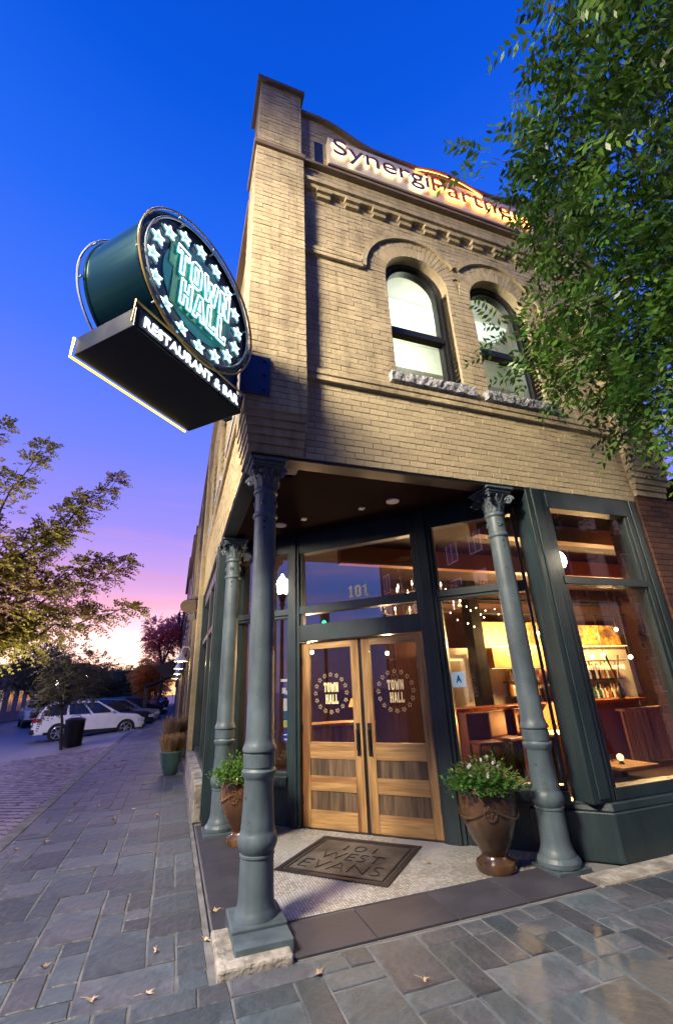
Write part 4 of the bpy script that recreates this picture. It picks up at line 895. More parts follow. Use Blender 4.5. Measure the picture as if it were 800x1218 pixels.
for i in range(24):
    w0, w1_ = .022 * math.sin(PI * i / 24) + .004, .022 * math.sin(PI * (i + 1) / 24) + .004
    (xa, za), (xb, zb) = arcp[i], arcp[i + 1]; ap.prism([(xa, za - w0), (xb, zb - w1_), (xb, zb + w1_), (xa, za + w0)], SY - .06, SY - .035)
O('swoosh', ap, m_lorange, sg)
ap2 = MB()
for i in range(24):
    (xa, za), (xb, zb) = arcp[i], arcp[i + 1]; ap2.prism([(xa, za - .012), (xb, zb - .012), (xb, zb + .012), (xa, za + .012)], SY - .032, SY - .024)
O('halo_led', ap2, e_led, sg)

# ================================================================== PROJECTING NEON SIGN (local x outward along the wall diagonal, faces -y)
ns = thing('projecting_sign', 'round dark teal neon sign with stars, above a slanting lettered box at the corner', 'neon sign', (-1.5, 1.5, 0), PI / 4)
TH = .57; CU, CZ, RR = 2.02, 4.705, .655
def ring(r, n=72): return [(CU + r * math.cos(2 * PI * i / n), CZ + r * math.sin(2 * PI * i / n)) for i in range(n)]
dm = MB(); n = 72
pr = [(RR - .03, -.002), (RR, .0), (RR, .02), (RR - .01, .03), (RR - .01, TH - .03), (RR, TH - .02), (RR, TH), (RR - .03, TH + .002)]
vs = [(CU + r * math.cos(2 * PI * i / n), y, CZ + r * math.sin(2 * PI * i / n)) for r, y in pr for i in range(n)]
dm.add(vs, [(j * n + i, j * n + (i + 1) % n, (j + 1) * n + (i + 1) % n, (j + 1) * n + i) for j in range(len(pr) - 1) for i in range(n)])
O('drum', dm, m_signmetal, ns, smooth=True)
for y0, y1 in ((.02, .03), (TH - .03, TH - .02)):
    O('face', MB().prism(ring(RR - .02), y0, y1), m_facedk, ns)
O('inner_face', MB().prism([(CU + .40 * math.cos(2 * PI * i / 48), CZ + .42 * math.sin(2 * PI * i / 48)) for i in range(48)], .012, .019), m_face, ns)
# raised green letter backing and letters in double neon outline
bkp = MB().prism([(CU - .36, CZ + .03), (CU + .36, CZ + .03), (CU + .36, CZ + .33), (CU - .36, CZ + .33)], .0, .011).prism([(CU - .31, CZ - .32), (CU + .33, CZ - .32), (CU + .33, CZ + .02), (CU - .31, CZ + .02)], .0, .011)
O('letter_backing', bkp, m_facein, ns, bevel=.004)
for wd, z0, ww, h in (('TOWN', 4.672, .63, .265), ('HALL', 4.392, .53, .245)):
    for lp in word(wd, CU + (-.015 if wd == 'TOWN' else .01), z0, ww, h, 1.3):
        ft = fill_letter(lp, -.028, -.001, 'channel_letter', m_face, ns)
        for loop in lp: O('neon_tube', MB().tube([(x, -.048, z) for x, z in loop], .0062, 6, closed=True), e_white, ft)
for k in range(16):
    a = PI / 2 + 2 * PI * (k + .2) / 16; sx, sz = CU - .01 + .50 * math.cos(a), CZ - .01 + .50 * math.sin(a)
    so = O('star', MB().prism(star(sx, sz, .080, rot=.15, inner=.40), .004, .019), e_star, ns)
    O('neon_tube', MB().tube([(x, -.006, z) for x, z in star(sx, sz, .062, rot=.15, inner=.42)], .0045, 5, closed=True), e_white, so)
for rr_, m, y in ((.662, m_gold, -.03), (.60, m_glasstube, -.03), (.68, m_glasstube, TH + .03)):
    O('ring_tube', MB().tube([(CU + rr_ * math.cos(2 * PI * i / 64), y, CZ + rr_ * math.sin(2 * PI * i / 64)) for i in range(64)], .010, 6, closed=True), m, ns, smooth=True)
for k in range(10):
    a = 2 * PI * k / 10 + .2
    for r_, y0, y1 in ((.662, -.03, .01), (.60, -.03, .02), (.68, TH - .01, TH + .03)):
        x, z = CU + (r_ - .01) * math.cos(a), CZ + (r_ - .01) * math.sin(a); O('tube_clip', MB().tube([(x, y0, z), (x, y1, z)], .009, 6), m_glasstube, ns)
# lower box
BU0, BU1, BZ0, BZ1 = 1.45, 2.60, 3.885, 4.055
O('lower_box', MB().box(BU0, BU1, -.015, TH + .015, BZ0, BZ1), mat('near_black_sign_box', (.004, .007, .011), .35, .15, 5, spec=.3), ns, bevel=.006)
O('text_face', MB().box(BU0 + .03, BU1 - .03, -.022, -.014, BZ0 + .02, BZ1 - .02), m_facedk, ns)
rb = fit(textmesh('RESTAURANT & BAR', 1, .004, .02, 1, 1.05), 1.02, (BU0 + BU1) / 2, (BZ0 + BZ1) / 2, -.030, .088); rb.materials.clear(); O('lettering', rb, glow_mat('neon_lettering', (.82, .93, 1.0), 1.5), ns)
def loop(y): return [(BU0 - .03, y, BZ0 + .0), (BU0 - .03, y, BZ1 + .02), (BU1 + .02, y, BZ1 + .02), (BU1 + .02, y, BZ0 + .0)]
O('edge_tube', MB().tube(loop(-.035), .009, 6), m_gold, ns)
O('edge_tube', MB().tube([(BU0 - .012, TH + .032, BZ1 - .01), (BU0 - .016, TH + .032, BZ0 - .012), (BU1 - .03, TH + .032, BZ0 - .012)], .010, 6), e_yellow, ns)
O('bracket_arm', MB().box(2.45, 2.80, TH / 2 - .04, TH / 2 + .04, 4.02, 4.20).box(2.6, 2.84, TH / 2 - .04, TH / 2 + .04, 4.20, 4.62), m_bluepl, ns)
wp = thing('mounting_plate', 'blue steel mounting plate bolted to the brick pier behind the round sign', 'mounting plate', (0, 0, 0))
O('plate', MB().box(.36, .66, PY - .028, PY - .004, 4.36, 4.84).box(PX - .028, PX - .004, PY - .004, 3.98, 4.36, 4.84), m_bluepl, wp, bevel=.004)
for zz in (4.42, 4.60, 4.78): O('bolt', MB().ball((.60, PY - .035, zz), .016, 6, 4), m_black, wp)

# ================================================================== POTS AND PLANTS
def pot(loc, m, lab, k=1.0, leafm=None, flowers=0, seed=1, leaves=520):
    r_ = random.Random(seed); t = thing('urn_planter', lab, 'planter', loc, 0)
    prof = [(.165, 0), (.18, .03), (.17, .07), (.125, .10), (.115, .125), (.14, .17), (.20, .27), (.245, .38), (.262, .46), (.262, .56), (.255, .62), (.285, .635), (.29, .66), (.28, .68), (.25, .68), (.24, .64), (.0, .63)]
    O('urn', MB().lathe([(r * k, z * k) for r, z in prof], 36, cap=False), m, t, smooth=True); O('soil', MB().lathe([(.0, .64 * k), (.245 * k, .645 * k)], 24, cap=False), m_soil, t)
    gl = MB()
    for q in range(3):
        a0 = q * 2 * PI / 3 - PI / 2 - .55; a1 = a0 + 2 * PI / 3; path = []
        for i in range(15):
            s = i / 14; a = a0 + (a1 - a0) * s; z = .53 - .10 * math.sin(PI * s); rr = .268 if z > .42 else .258; path.append((rr * k * math.cos(a), rr * k * math.sin(a), z * k))
        gl.tube(path, .012 * k, 6)
    O('garland', gl, m, t, smooth=True)
    for q in range(3):
        a = q * 2 * PI / 3 - PI / 2 - .55; ca, sa = math.cos(a), math.sin(a); md = MB()
        for i in range(16):
            th = 2 * PI * i / 16; md.ball(((.262) * k * ca - .05 * k * math.cos(th) * sa, .262 * k * sa + .05 * k * math.cos(th) * ca, (.49 + .06 * math.sin(th)) * k), .012 * k, 6, 4)
        for i in range(5):
            th = 2 * PI * i / 5; md.ball((.262 * k * ca - .02 * k * math.cos(th) * sa, .262 * k * sa + .02 * k * math.cos(th) * ca, (.49 + .022 * math.sin(th)) * k), .013 * k, 6, 4)
        O('medallion', md, m, t, smooth=True)
    V = []; T = []
    for i in range(leaves):
        a = r_.uniform(0, 2 * PI); rad = .24 * math.sqrt(r_.random()); x, y = rad * math.cos(a), rad * math.sin(a)
        tilt = rad / .24 * 1.0 + r_.uniform(-.3, .3); h = r_.uniform(.10, .30) * (1.1 - .3 * rad / .24); dx, dy = math.cos(a) * math.sin(tilt), math.sin(a) * math.sin(tilt); dz = math.cos(tilt) * 1.0 + .1
        base = Vector((x, y, .645)); tip = base + Vector((dx, dy, dz)) * h
        for j in range(6):
            s = r_.uniform(.25, 1); p = base.lerp(tip, s) + Vector((0, 0, -.10 * s * s * (rad / .24))); b = r_.uniform(0, 2 * PI); e = r_.uniform(-.5, .8); l_ = r_.uniform(.035, .065); w = l_ * .22
            d = Vector((math.cos(b) * math.cos(e), math.sin(b) * math.cos(e), math.sin(e))); s_ = d.cross(Vector((0, 0, 1))).normalized() * w
            V.append([p, p + d * l_ * .5 + s_, p + d * l_, p + d * l_ * .5 - s_]); T.append(r_.random())
    quads('foliage', np.array([[list(c * k) for c in q] for q in V]), leafm, np.array(T), t, kind='stuff')
    for i in range(flowers):
        a = r_.uniform(-PI, 0.3); rad = r_.uniform(.05, .24); c = (rad * math.cos(a) * k, rad * math.sin(a) * k, (.74 + r_.uniform(0, .18)) * k); f = MB()
        for q in range(6): th = q * PI / 3; f.ball((c[0] + .009 * math.cos(th), c[1] - .004, c[2] + .009 * math.sin(th)), .008, 6, 4, sc=(1, .6, 1))
        O('flower', f, m_petal, t)
    return t
pot((2.93, 4.17, 0.0), m_pot, 'large glazed brown urn with leafy green plant and tiny pale flowers, right of the doors', 1.0, m_leaf2, 14, 3, 620)
pot((.89, 6.03, 0.0), m_pot2, 'amber brown glazed urn with bright green plant, left of the doors behind the nearest column', 1.0, m_leaf, 0, 5, 640)
def tub(loc, k, lab, tall, seed, m):
    r_ = random.Random(seed); t = thing('round_planter', lab, 'planter', loc)
    O('bowl', MB().lathe([(.13 * k, 0), (.15 * k, .02 * k), (.23 * k, .25 * k), (.255 * k, .43 * k), (.27 * k, .45 * k), (.265 * k, .48 * k), (.235 * k, .48 * k), (.22 * k, .44 * k), (0, .43 * k)], 28, cap=False), m, t, smooth=True)
    V = []; T = []
    for i in range(620):
        a = r_.uniform(0, 2 * PI); rad = .2 * k * math.sqrt(r_.random()); b = Vector((rad * math.cos(a), rad * math.sin(a), .43 * k)); h = r_.uniform(.45, 1) * tall; ln = r_.uniform(0, .38)
        d = Vector((math.cos(a) * ln, math.sin(a) * ln, 1)).normalized(); tip = b + d * h + Vector((r_.uniform(-.05, .05), r_.uniform(-.05, .05), 0)); s_ = Vector((math.sin(a + 1), math.cos(a + 1), 0)) * r_.uniform(.004, .010)
        V.append([b - s_, b + s_, tip + s_ * .5, tip - s_ * .5]); T.append(r_.random())
        for j in range(2):
            p = b.lerp(tip, r_.uniform(.4, 1)); dd = Vector((r_.uniform(-1, 1), r_.uniform(-1, 1), r_.uniform(0, 1))).normalized() * .06; V.append([p, p + dd * .5 + s_, p + dd, p + dd * .5 - s_]); T.append(r_.random())
    quads('dry_grass', np.array([[list(c) for c in q] for q in V]), m_drygrass, np.array(T), t, kind='stuff')
tub((.10, 11.35, 0), .95, 'green glazed bowl planter with straw-coloured dry grass beside the side wall', .40, 4, m_potg)
tub((.16, 13.3, 0), .9, 'farther bowl planter with taller brown stems, behind the green one', .72, 9, m_pot)
# fallen leaves
def leafmesh():
    me = MB(); pts = []
    for i in range(20):
        a = 2 * PI * i / 20; r_ = (1.0 if i % 4 == 0 else (.5 if i % 4 == 2 else .42)) * (1 + .15 * math.cos(3 * a)); pts.append((r_ * .042 * math.cos(a), r_ * .034 * math.sin(a), .010 + .008 * math.sin(2 * a) + (.008 if i % 4 == 0 else 0)))
    me.add([(0, 0, .004)] + pts, [(0, i + 1, (i + 1) % 20 + 1) for i in range(20)]); me.tube([(.02, 0, .008), (.07, .012, .005)], .0015, 4); q = me.mesh('fallen_leaf'); q.materials.append(m_fall); return q
lm = leafmesh()
LF = [((.455, 4.42), 'curled tan leaf on the dark slab left of the nearest column'), ((.36, 4.02), 'brown leaf lying at the left edge of the column footing'), ((.98, 3.33), 'tan leaf on the slate just in front of the column footing'), ((1.52, 3.02), 'small tan leaf on the slate below the dark threshold slabs'),
      ((-.55, 2.62), 'pale curled leaf at the bottom left of the paving'), ((-1.15, 5.05), 'long pale leaf cluster on the slates at far left'), ((-.62, 4.1), 'ochre leaf on the slates left of centre'), ((-.28, 3.62), 'white-tan leaf on the slates midway to the footing'), ((.05, 4.0), 'small pale leaf on the slates near the slab edge'),
      ((-1.45, 4.05), 'pale leaf near the left frame edge'), ((.02, 3.55), 'little leaf close to the white footing, on slate'), ((2.45, 4.55), 'grey-brown leaf on the white tiles beside the brown urn'), ((-1.0, 2.9), 'tan leaf on the lower left slates')]
for (x, y), lab in LF:
    o = O('fallen_leaf', lm, None, None, loc=(x, y, .005), rz=rng.uniform(0, 6), label=lab, category='leaf', group='fallen leaves on the paving'); k = rng.uniform(.8, 1.25); o.scale = (k, k * rng.uniform(.6, 1), rng.uniform(.5, 1.2))
for i in range(44):
    y = rng.uniform(5.5, 15); x = rng.uniform(-2.6, .3) if i % 2 else rng.gauss(-1.9, .5)
    o = O('fallen_leaf', lm, None, None, loc=(x, y, gz(x) + .004), rz=rng.uniform(0, 6), label='dry curled leaf scattered among others on the paving farther along the side street', category='leaf', group='scattered leaves on the far paving'); o.scale = (.9, .9, rng.uniform(.5, 2))

# ================================================================== TREES
def leaf_cloud(name, parent, sprays, m, size, pinnate=True, seed=1, droop=.35):
    """sprays: list of (position, direction, length). Leaflets are set in pairs along each spray."""
    r = np.random.RandomState(seed); V = []; T = []
    for (p, d, l) in sprays:
        p = np.array(p, float); d = np.array(d, float); d /= np.linalg.norm(d); sd = np.cross(d, [0, 0, 1]); sd /= max(1e-6, np.linalg.norm(sd)); up = np.cross(sd, d)
        roll = r.uniform(-.9, .9); sd2 = sd * math.cos(roll) + up * math.sin(roll); up2 = np.cross(sd2, d); n = int(l / (size * .48)); tn = r.rand()
        for i in range(n):
            t = (i + 1) / n; c = p + d * l * t + np.array([0, 0, -droop * l * t * t])
            for s in (-1, 1):
                ld = d * r.uniform(.35, .8) + s * sd2 * r.uniform(.7, 1) - np.array([0, 0, 1]) * r.uniform(.1, .6) + up2 * r.uniform(-.25, .25); ld /= np.linalg.norm(ld); ln = size * r.uniform(.7, 1.1) * (1 - .3 * t)
                wv = np.cross(ld, up2 + r.uniform(-.4, .4, 3)); wv /= max(1e-6, np.linalg.norm(wv)); wv *= ln * (.19 if pinnate else .3)
                V.append([c, c + ld * ln * .45 + wv, c + ld * ln, c + ld * ln * .45 - wv]); T.append(min(1, max(0, tn * .6 + r.rand() * .4)))
    return quads(name, np.array(V), m, np.array(T), parent, kind='stuff')
def branch(mb, a, b, r0, r1, sag=0, seed=0, n=8):
    r = random.Random(seed); a = Vector(a); b = Vector(b); L_ = (b - a).length
    pts = [a.lerp(b, i / n) + Vector((r.uniform(-1, 1), r.uniform(-1, 1), r.uniform(-1, 1))) * L_ * .025 * (0 < i < n) + Vector((0, 0, sag * math.sin(PI * i / n))) for i in range(n + 1)]
    mb.tube(pts, [r0 + (r1 - r0) * i / n for i in range(n + 1)], 7); return pts
# near tree hanging in from the upper right; its trunk stands out of frame to the right
t1 = thing('street_tree', 'large dark green tree with feathery leaves overhanging the upper right of the facade', 'tree', (6.1, .9, 0))
tk = MB(); base = Vector((0, 0, 0)); fork = Vector((-.1, .1, 3.0)); branch(tk, base, fork, .16, .12, 0, 1)
tips = []; sp = []; rt = random.Random(11)
def W_(x, y, z): return Vector((x - 6.1, y - .9, z))
LIMBS = [((5.2, 1.9, 5.6), .5), ((4.4, 2.4, 5.7), .4), ((4.0, 1.6, 6.9), .5), ((4.8, 2.6, 7.2), .5), ((3.9, 1.0, 7.9), .5), ((5.4, 1.2, 8.8), .6), ((4.6, .3, 7.6), .5), ((6.3, 1.7, 7.6), .6), ((5.9, 2.3, 6.2), .6), ((7.2, 1.2, 6.6), .6), ((6.6, -.4, 7.6), .6), ((4.4, .4, 9.0), .5), ((5.0, 2.2, 4.85), .4), ((7.4, 2.3, 5.2), .5), ((6.5, 2.2, 4.6), .5)]
for i, (e, s_) in enumerate(LIMBS):
    E_ = W_(*e); tips.append(E_); branch(tk, fork + Vector((0, 0, .25 * (i % 3))), E_, .07, .015, .15, i + 5)
SUBS = [(3.35, 1.85, 6.65), (3.25, 1.5, 6.6), (3.5, 2.1, 6.4), (3.2, 1.85, 6.25), (3.3, 1.3, 7.2), (3.8, 2.6, 5.0), (4.1, 2.7, 4.75), (3.75, 2.1, 6.0), (3.4, 1.0, 8.1), (3.7, .7, 8.5), (3.3, .75, 7.9), (3.75, 1.3, 7.6), (4.5, 2.9, 4.95), (4.9, 2.85, 4.4), (3.9, 2.5, 6.5), (4.2, 2.0, 6.4), (5.3, 2.8, 4.25), (4.4, 2.2, 5.2), (4.7, 1.5, 6.1), (4.3, 1.2, 7.2), (5.0, 1.3, 6.9), (5.0, .9, 7.9), (5.6, 1.9, 5.0), (3.3, 1.2, 6.95), (3.9, .3, 8.0), (5.5, 2.5, 5.3), (3.9, 2.2, 3.95), (4.2, 2.2, 4.2), (4.0, 1.9, 4.4), (3.8, 2.1, 4.6), (4.5, 2.4, 4.6), (3.6, 1.9, 5.1), (4.0, 1.6, 5.2), (4.4, 1.9, 4.8), (3.5, 1.5, 5.6), (4.9, 2.4, 4.1), (4.3, 1.4, 5.8)]
for i, e in enumerate(SUBS):
    E_ = W_(*e); near = min(tips, key=lambda q: (q - E_).length + (0 if q.length > 0 else 9)); branch(tk, near, E_, .014, .004, .05, i + 50, 6)
FR = [(2.62, 2.05, 6.6), (3.4, 3.05, 5.45), (3.5, 3.2, 5.2), (2.62, 1.1, 7.0), (2.8, 1.3, 7.2), (3.75, 3.1, 4.9), (3.65, 2.95, 5.35), (2.95, 1.6, 6.6)]
for i, e in enumerate(FR):
    E_ = W_(*e); near = min([W_(*q) for q in SUBS], key=lambda q: (q - E_).length); branch(tk, near, E_, .010, .003, .04, i + 90, 6)
O('trunk', tk, m_bark, t1, smooth=True)
def fill(tips_, rad, n, l0, l1, out):
    for c in tips_:
        for k in range(n):
            d = Vector((rt.gauss(0, 1), rt.gauss(0, 1), rt.gauss(0, .8))); d.normalize(); p = c + d * rad * rt.random() ** .45; out.append((tuple(p), tuple(d + Vector((rt.uniform(-.4, .4), rt.uniform(-.4, .4), rt.uniform(-.2, .5)))), rt.uniform(l0, l1)))
fill(tips, .78, 165, .2, .36, sp)
sub_s = [(tuple(W_(*e) + Vector((rt.uniform(-.15, .15), rt.uniform(-.15, .15), rt.uniform(-.1, .2)))), (rt.uniform(-1, -.3), rt.uniform(-.4, .6), rt.uniform(-.1, .9)), rt.uniform(.42, .68)) for e in SUBS[4:14] for _k in range(3)]; fill([W_(*e) for e in FR], .20, 11, .22, .42, sub_s); fill([W_(*e) for e in SUBS], .38, 48, .22, .42, sub_s)
leaf_cloud('crown', t1, sp, m_tree, .14, True, 3); leaf_cloud('outer_crown', t1, sub_s, m_tree, .135, True, 4)

# left tree leaning in from the left edge, olive with maroon tips
t2_ = thing('street_tree', 'olive and maroon leaved tree leaning in from the left edge above the parked cars', 'tree', (-5.4, 11.6, -.3))
def V2(x, y, z): return Vector((x + 5.4, y - 11.6, z + .3))
tk = MB(); fk = V2(-5.0, 11.6, 2.0); branch(tk, (0, 0, 0), fk, .15, .11, 0, 2)
MAIN = [(-4.0, 9.9, 7.1), (-3.3, 10.3, 6.9), (-2.5, 10.8, 5.9), (-1.75, 10.7, 6.45), (-1.35, 11.2, 4.55), (-1.9, 11.3, 4.6), (-1.05, 11.7, 3.55), (-2.1, 11.6, 3.6), (-3.6, 11.0, 4.4), (-3.2, 11.5, 3.0), (-4.3, 10.9, 5.6), (-4.6, 11.6, 3.4), (-2.7, 10.9, 5.0), (-4.8, 10.3, 6.6), (-6.2, 11.5, 5.5)]
sp2 = []; cl = []
for i, e in enumerate(MAIN):
    E_ = V2(*e); pts = branch(tk, fk, E_, .05, .006, .2, i + 20, 12)
    for j in range(3, 13):
        rad = .62 * (1.12 - j / 12) + .10
        for k in range(int(30 + 26 * (1.2 - j / 12))):
            d = Vector((rt.gauss(0, 1), rt.gauss(0, 1), rt.gauss(0, .55))).normalized(); p = pts[j] + d * rad * rt.random() ** .6; dd = (E_ - fk).normalized() + d * 1.1
            sp2.append((tuple(p), tuple(dd), rt.uniform(.14, .30)))
O('trunk', tk, m_bark, t2_, smooth=True); leaf_cloud('crown', t2_, sp2, m_tree2, .10, False, 7, .4)
def tree(name, lab, loc, h, rad, m, n, size, seed, tr=.12, th=.35, group=None, flat=.75):
    r = random.Random(seed); t = thing(name, lab, 'tree', loc, 0, group); tk = MB(); f = Vector((r.uniform(-.2, .2), r.uniform(-.2, .2), h * th)); branch(tk, (0, 0, 0), f, tr, tr * .7, 0, seed); cs = []
    for k in range(11):
        a = r.uniform(0, 2 * PI); e = Vector((rad * .65 * math.cos(a) * r.random() ** .4, rad * .65 * math.sin(a) * r.random() ** .4, r.uniform(th * h + .2, h * .88))); branch(tk, f, e, tr * .4, tr * .1, .1, seed + k, 6); cs.append(e)
    O('trunk', tk, m_bark, t, smooth=True); sp = []
    for c in cs:
        for k in range(n // 11):
            d = Vector((r.gauss(0, 1), r.gauss(0, 1), r.gauss(0, flat))).normalized(); sp.append((tuple(c + d * rad * .46 * r.random() ** .5), tuple(d + Vector((0, 0, .2))), r.uniform(2.2, 3.6) * size))
    leaf_cloud('crown', t, sp, m, size, False, seed, .3); return t
tree('street_tree', 'small dark tree with thin trunk right behind the litter bin', (-3.75, 20.8, -.2), 4.0, 1.4, m_tree3, 900, .11, 31, .06, .36)
tree('street_tree', 'dark tree across the street at the far left behind the white truck', (-14.5, 36, -.3), 6.0, 3.2, m_tree3, 1500, .2, 32, .2, .3)
tree('street_tree', 'dark tree above the white truck, second across the street', (-10.5, 44, -.3), 6.0, 3.2, m_tree3, 1500, .22, 33, .2, .3)
tree('street_tree', 'dusky tree behind the dark cars across the street', (-7.0, 52, -.3), 4.6, 2.6, m_tree3, 1400, .24, 34, .2, .3)
tree('street_tree', 'dark low tree farther along behind the row of cars', (-5.2, 66, -.3), 4.6, 2.8, m_tree3, 1300, .28, 35, .2, .25)
tree('autumn_tree', 'red-pink tree rising above the roofs at the end of the side street', (-1.1, 46, 0), 9.2, 2.1, m_tree4, 1600, .2, 36, .15, .45)
tree('autumn_tree', 'orange tree at the end of the street under the afterglow', (-2.6, 60, -.2), 6.4, 2.2, m_tree5, 1500, .24, 37, .15, .3)
tree('autumn_tree', 'small rust tree just left of the black awning post', (-2.4, 80, -.2), 7.0, 3.0, m_tree5, 900, .34, 38, .15, .3)
tree('street_tree', 'tall tree behind the camera side seen only in the windows', (-7.5, -4.8, -.3), 6.0, 2.6, m_tree3, 1200, .2, 39, .2, .4)['label'] = 'leafy tree reflected dimly in the glass above the doors'

# ================================================================== VEHICLES
def car(loc, rz, paint, lab, cat='car', kind='suv', detail=True, group=None):
    t = thing('parked_' + ('truck' if kind == 'truck' else 'car'), lab, cat, loc, rz, group)
    if kind == 'suv':
        Lx, Wd = 5.0, .96; low = [(-1.08, .42), (-1.10, .62), (-1.04, .98), (-.92, 1.12), (2.55, 1.08), (3.55, .98), (3.80, .80), (3.88, .55), (3.80, .34), (-1.0, .30)]
        cab = [(-.98, 1.10), (-.72, 1.55), (-.45, 1.70), (.6, 1.76), (1.6, 1.70), (2.72, 1.06)]
    elif kind == 'sedan':
        Wd = .88; low = [(-1.0, .40), (-1.02, .62), (-.95, .88), (2.6, .86), (3.4, .76), (3.55, .55), (3.5, .30), (-.9, .28)]
        cab = [(-.7, .86), (-.1, 1.30), (.7, 1.40), (1.5, 1.34), (2.45, .85)]
    else:
        Wd = .98; low = [(-1.6, .50), (-1.62, .75), (-1.58, 1.15), (2.9, 1.20), (4.0, 1.15), (4.12, .85), (4.1, .45), (-1.5, .45)]
        cab = [(.6, 1.18), (.75, 1.80), (1.2, 1.90), (2.2, 1.86), (3.0, 1.20)]
    def sect(poly, w0, w1, zlo, zhi):
        mb = MB(); n = len(poly); prof = [(-1, 1.0), (-.96, 1.0)]
        ring = []
        cxm = sum(p[0] for p in poly) / n; czm = sum(p[1] for p in poly) / n
        for s, inset in ((-1, .93), (-.93, 1.0), (.93, 1.0), (1, .93)):
            ring.append([(cxm + (x - cxm) * (inset if abs(s) == 1 else 1), s * (w0 + (w1 - w0) * max(0, min(1, (z - zlo) / (zhi - zlo)))), czm + (z - czm) * (inset if abs(s) == 1 else 1)) for x, z in poly])
        vs = [p for r_ in ring for p in r_]; fs = [tuple(range(n)), tuple(3 * n + i for i in range(n))[::-1]] + [(j * n + i, (j + 1) * n + i, (j + 1) * n + (i + 1) % n, j * n + (i + 1) % n) for j in range(3) for i in range(n)]
        return mb.add(vs, fs)
    body = O('body', sect(low, Wd, Wd, 0, 1), paint, t, bevel=.05, seg=3); zr = max(z for _, z in cab); zb = cab[0][1]
    O('roof_pillars', sect(cab, Wd * .96, Wd * .78, zb, zr), paint, t, bevel=.04, seg=2)
    # side glass, slightly proud of the pillars
    for s in (-1, 1):
        n = len(cab); c0 = sum(p[0] for p in cab) / n
        def pt(x, z, k): w = (Wd * .96 + (Wd * .78 - Wd * .96) * ((z - zb) / (zr - zb))) * 1.006 + .004; return (x, s * w, z)
        zt_, z0_ = zr - .12, zb + .04
        def xat(z, front):
            pts = cab[:] ; best = None
            seq = pts if not front else pts[::-1]
            for (xa, za), (xb, zb2) in zip(seq[:-1], seq[1:]):
                if min(za, zb2) <= z <= max(za, zb2): return xa + (xb - xa) * (z - za) / (zb2 - za + 1e-9)
            return seq[0][0]
        xs0, xs1, xt0, xt1 = xat(z0_, False) + .22, xat(z0_, True) - .22, xat(zt_, False) + .16, xat(zt_, True) - .12
        cutsx = [0, .32, .36, .66, .70, 1] if kind == 'suv' else ([0, .5, .54, 1])
        for i in range(0, len(cutsx), 2):
            a, b = cutsx[i], cutsx[i + 1]; q = [(xs0 + (xs1 - xs0) * a, z0_), (xs0 + (xs1 - xs0) * b, z0_), (xt0 + (xt1 - xt0) * b, zt_), (xt0 + (xt1 - xt0) * a, zt_)]
            vs = [pt(x, z, 1) for x, z in q] + [(x, y - s * .03, z) for x, y, z in [pt(x, z, 1) for x, z in q]]; O('side_window', MB().add(vs, [(0, 1, 2, 3), (7, 6, 5, 4), (0, 4, 5, 1), (1, 5, 6, 2), (2, 6, 7, 3), (3, 7, 4, 0)]), m_carglass, t)
        O('mirror', MB().ball((cab[-1][0] - .45, s * (Wd + .09), zb + .10), .11, 10, 6, sc=(.7, .8, .6)), paint, t, smooth=True)
        if detail:
            for hx in (.55, 1.55): O('door_handle', MB().box(hx - .09, hx + .09, s * Wd - .01 + s * .005, s * Wd + .01 + s * .02, zb - .16, zb - .125), paint, t)
            O('sill_trim', MB().box(-.6, 3.2, min(s * Wd, s * (Wd + .012)), max(s * Wd, s * (Wd + .012)), .30, .42), m_black, t)
    for (pa, pb, nm) in ((cab[0], cab[1], 'rear_window'), (cab[-1], cab[-2], 'windscreen')):
        f = lambda t_: (pa[0] + (pb[0] - pa[0]) * t_, pa[1] + (pb[1] - pa[1]) * t_); (x0, z0), (x1, z1) = f(.16), f(.86); out = -.035 if nm == 'rear_window' else .035; w0, w1 = Wd * .80, Wd * .68
        O(nm, MB().add([(x0 + out, -w0, z0 + .02), (x0 + out, w0, z0 + .02), (x1 + out, w1, z1 + .02), (x1 + out, -w1, z1 + .02), (x0, -w0, z0 - .02), (x0, w0, z0 - .02), (x1, w1, z1 - .02), (x1, -w1, z1 - .02)], [(0, 1, 2, 3), (7, 6, 5, 4), (0, 4, 5, 1), (1, 5, 6, 2), (2, 6, 7, 3), (3, 7, 4, 0)]), m_carglass, t)
    wb = 3.0 if kind != 'sedan' else 2.7; wb = 3.4 if kind == 'truck' else wb; R0 = .37 if kind != 'sedan' else .33
    for wx in (0, wb):
        for s in (-1, 1):
            q = MB(); q.tube([(wx, s * (Wd - .20), R0), (wx, s * (Wd + .01), R0)], R0, 28); w = O('wheel', q, m_cart, t, bevel=.03)
            O('rim', MB().tube([(wx, s * (Wd - .02), R0), (wx, s * (Wd + .018), R0)], R0 * .28, 12).add([], []), m_rim, w)
            sp = MB()
            for k in range(6):
                a = k * PI / 3; c_, s2 = math.cos(a), math.sin(a); sp.tube([(wx + .05 * c_, s * (Wd + .014), R0 + .05 * s2), (wx + R0 * .70 * c_, s * (Wd + .012), R0 + R0 * .70 * s2)], .028, 5)
            sp.tube([(wx + R0 * .72 * math.cos(2 * PI * i / 24), s * (Wd + .010), R0 + R0 * .72 * math.sin(2 * PI * i / 24)) for i in range(24)], .022, 5, closed=True); O('rim_spokes', sp, m_rim, w)
            O('wheel_arch', MB().tube([(wx, s * (Wd - .3), R0), (wx, s * (Wd + .004), R0)], R0 * 1.16, 28), m_black, t)
    rx = low[1][0]; fxm = max(p[0] for p in low)
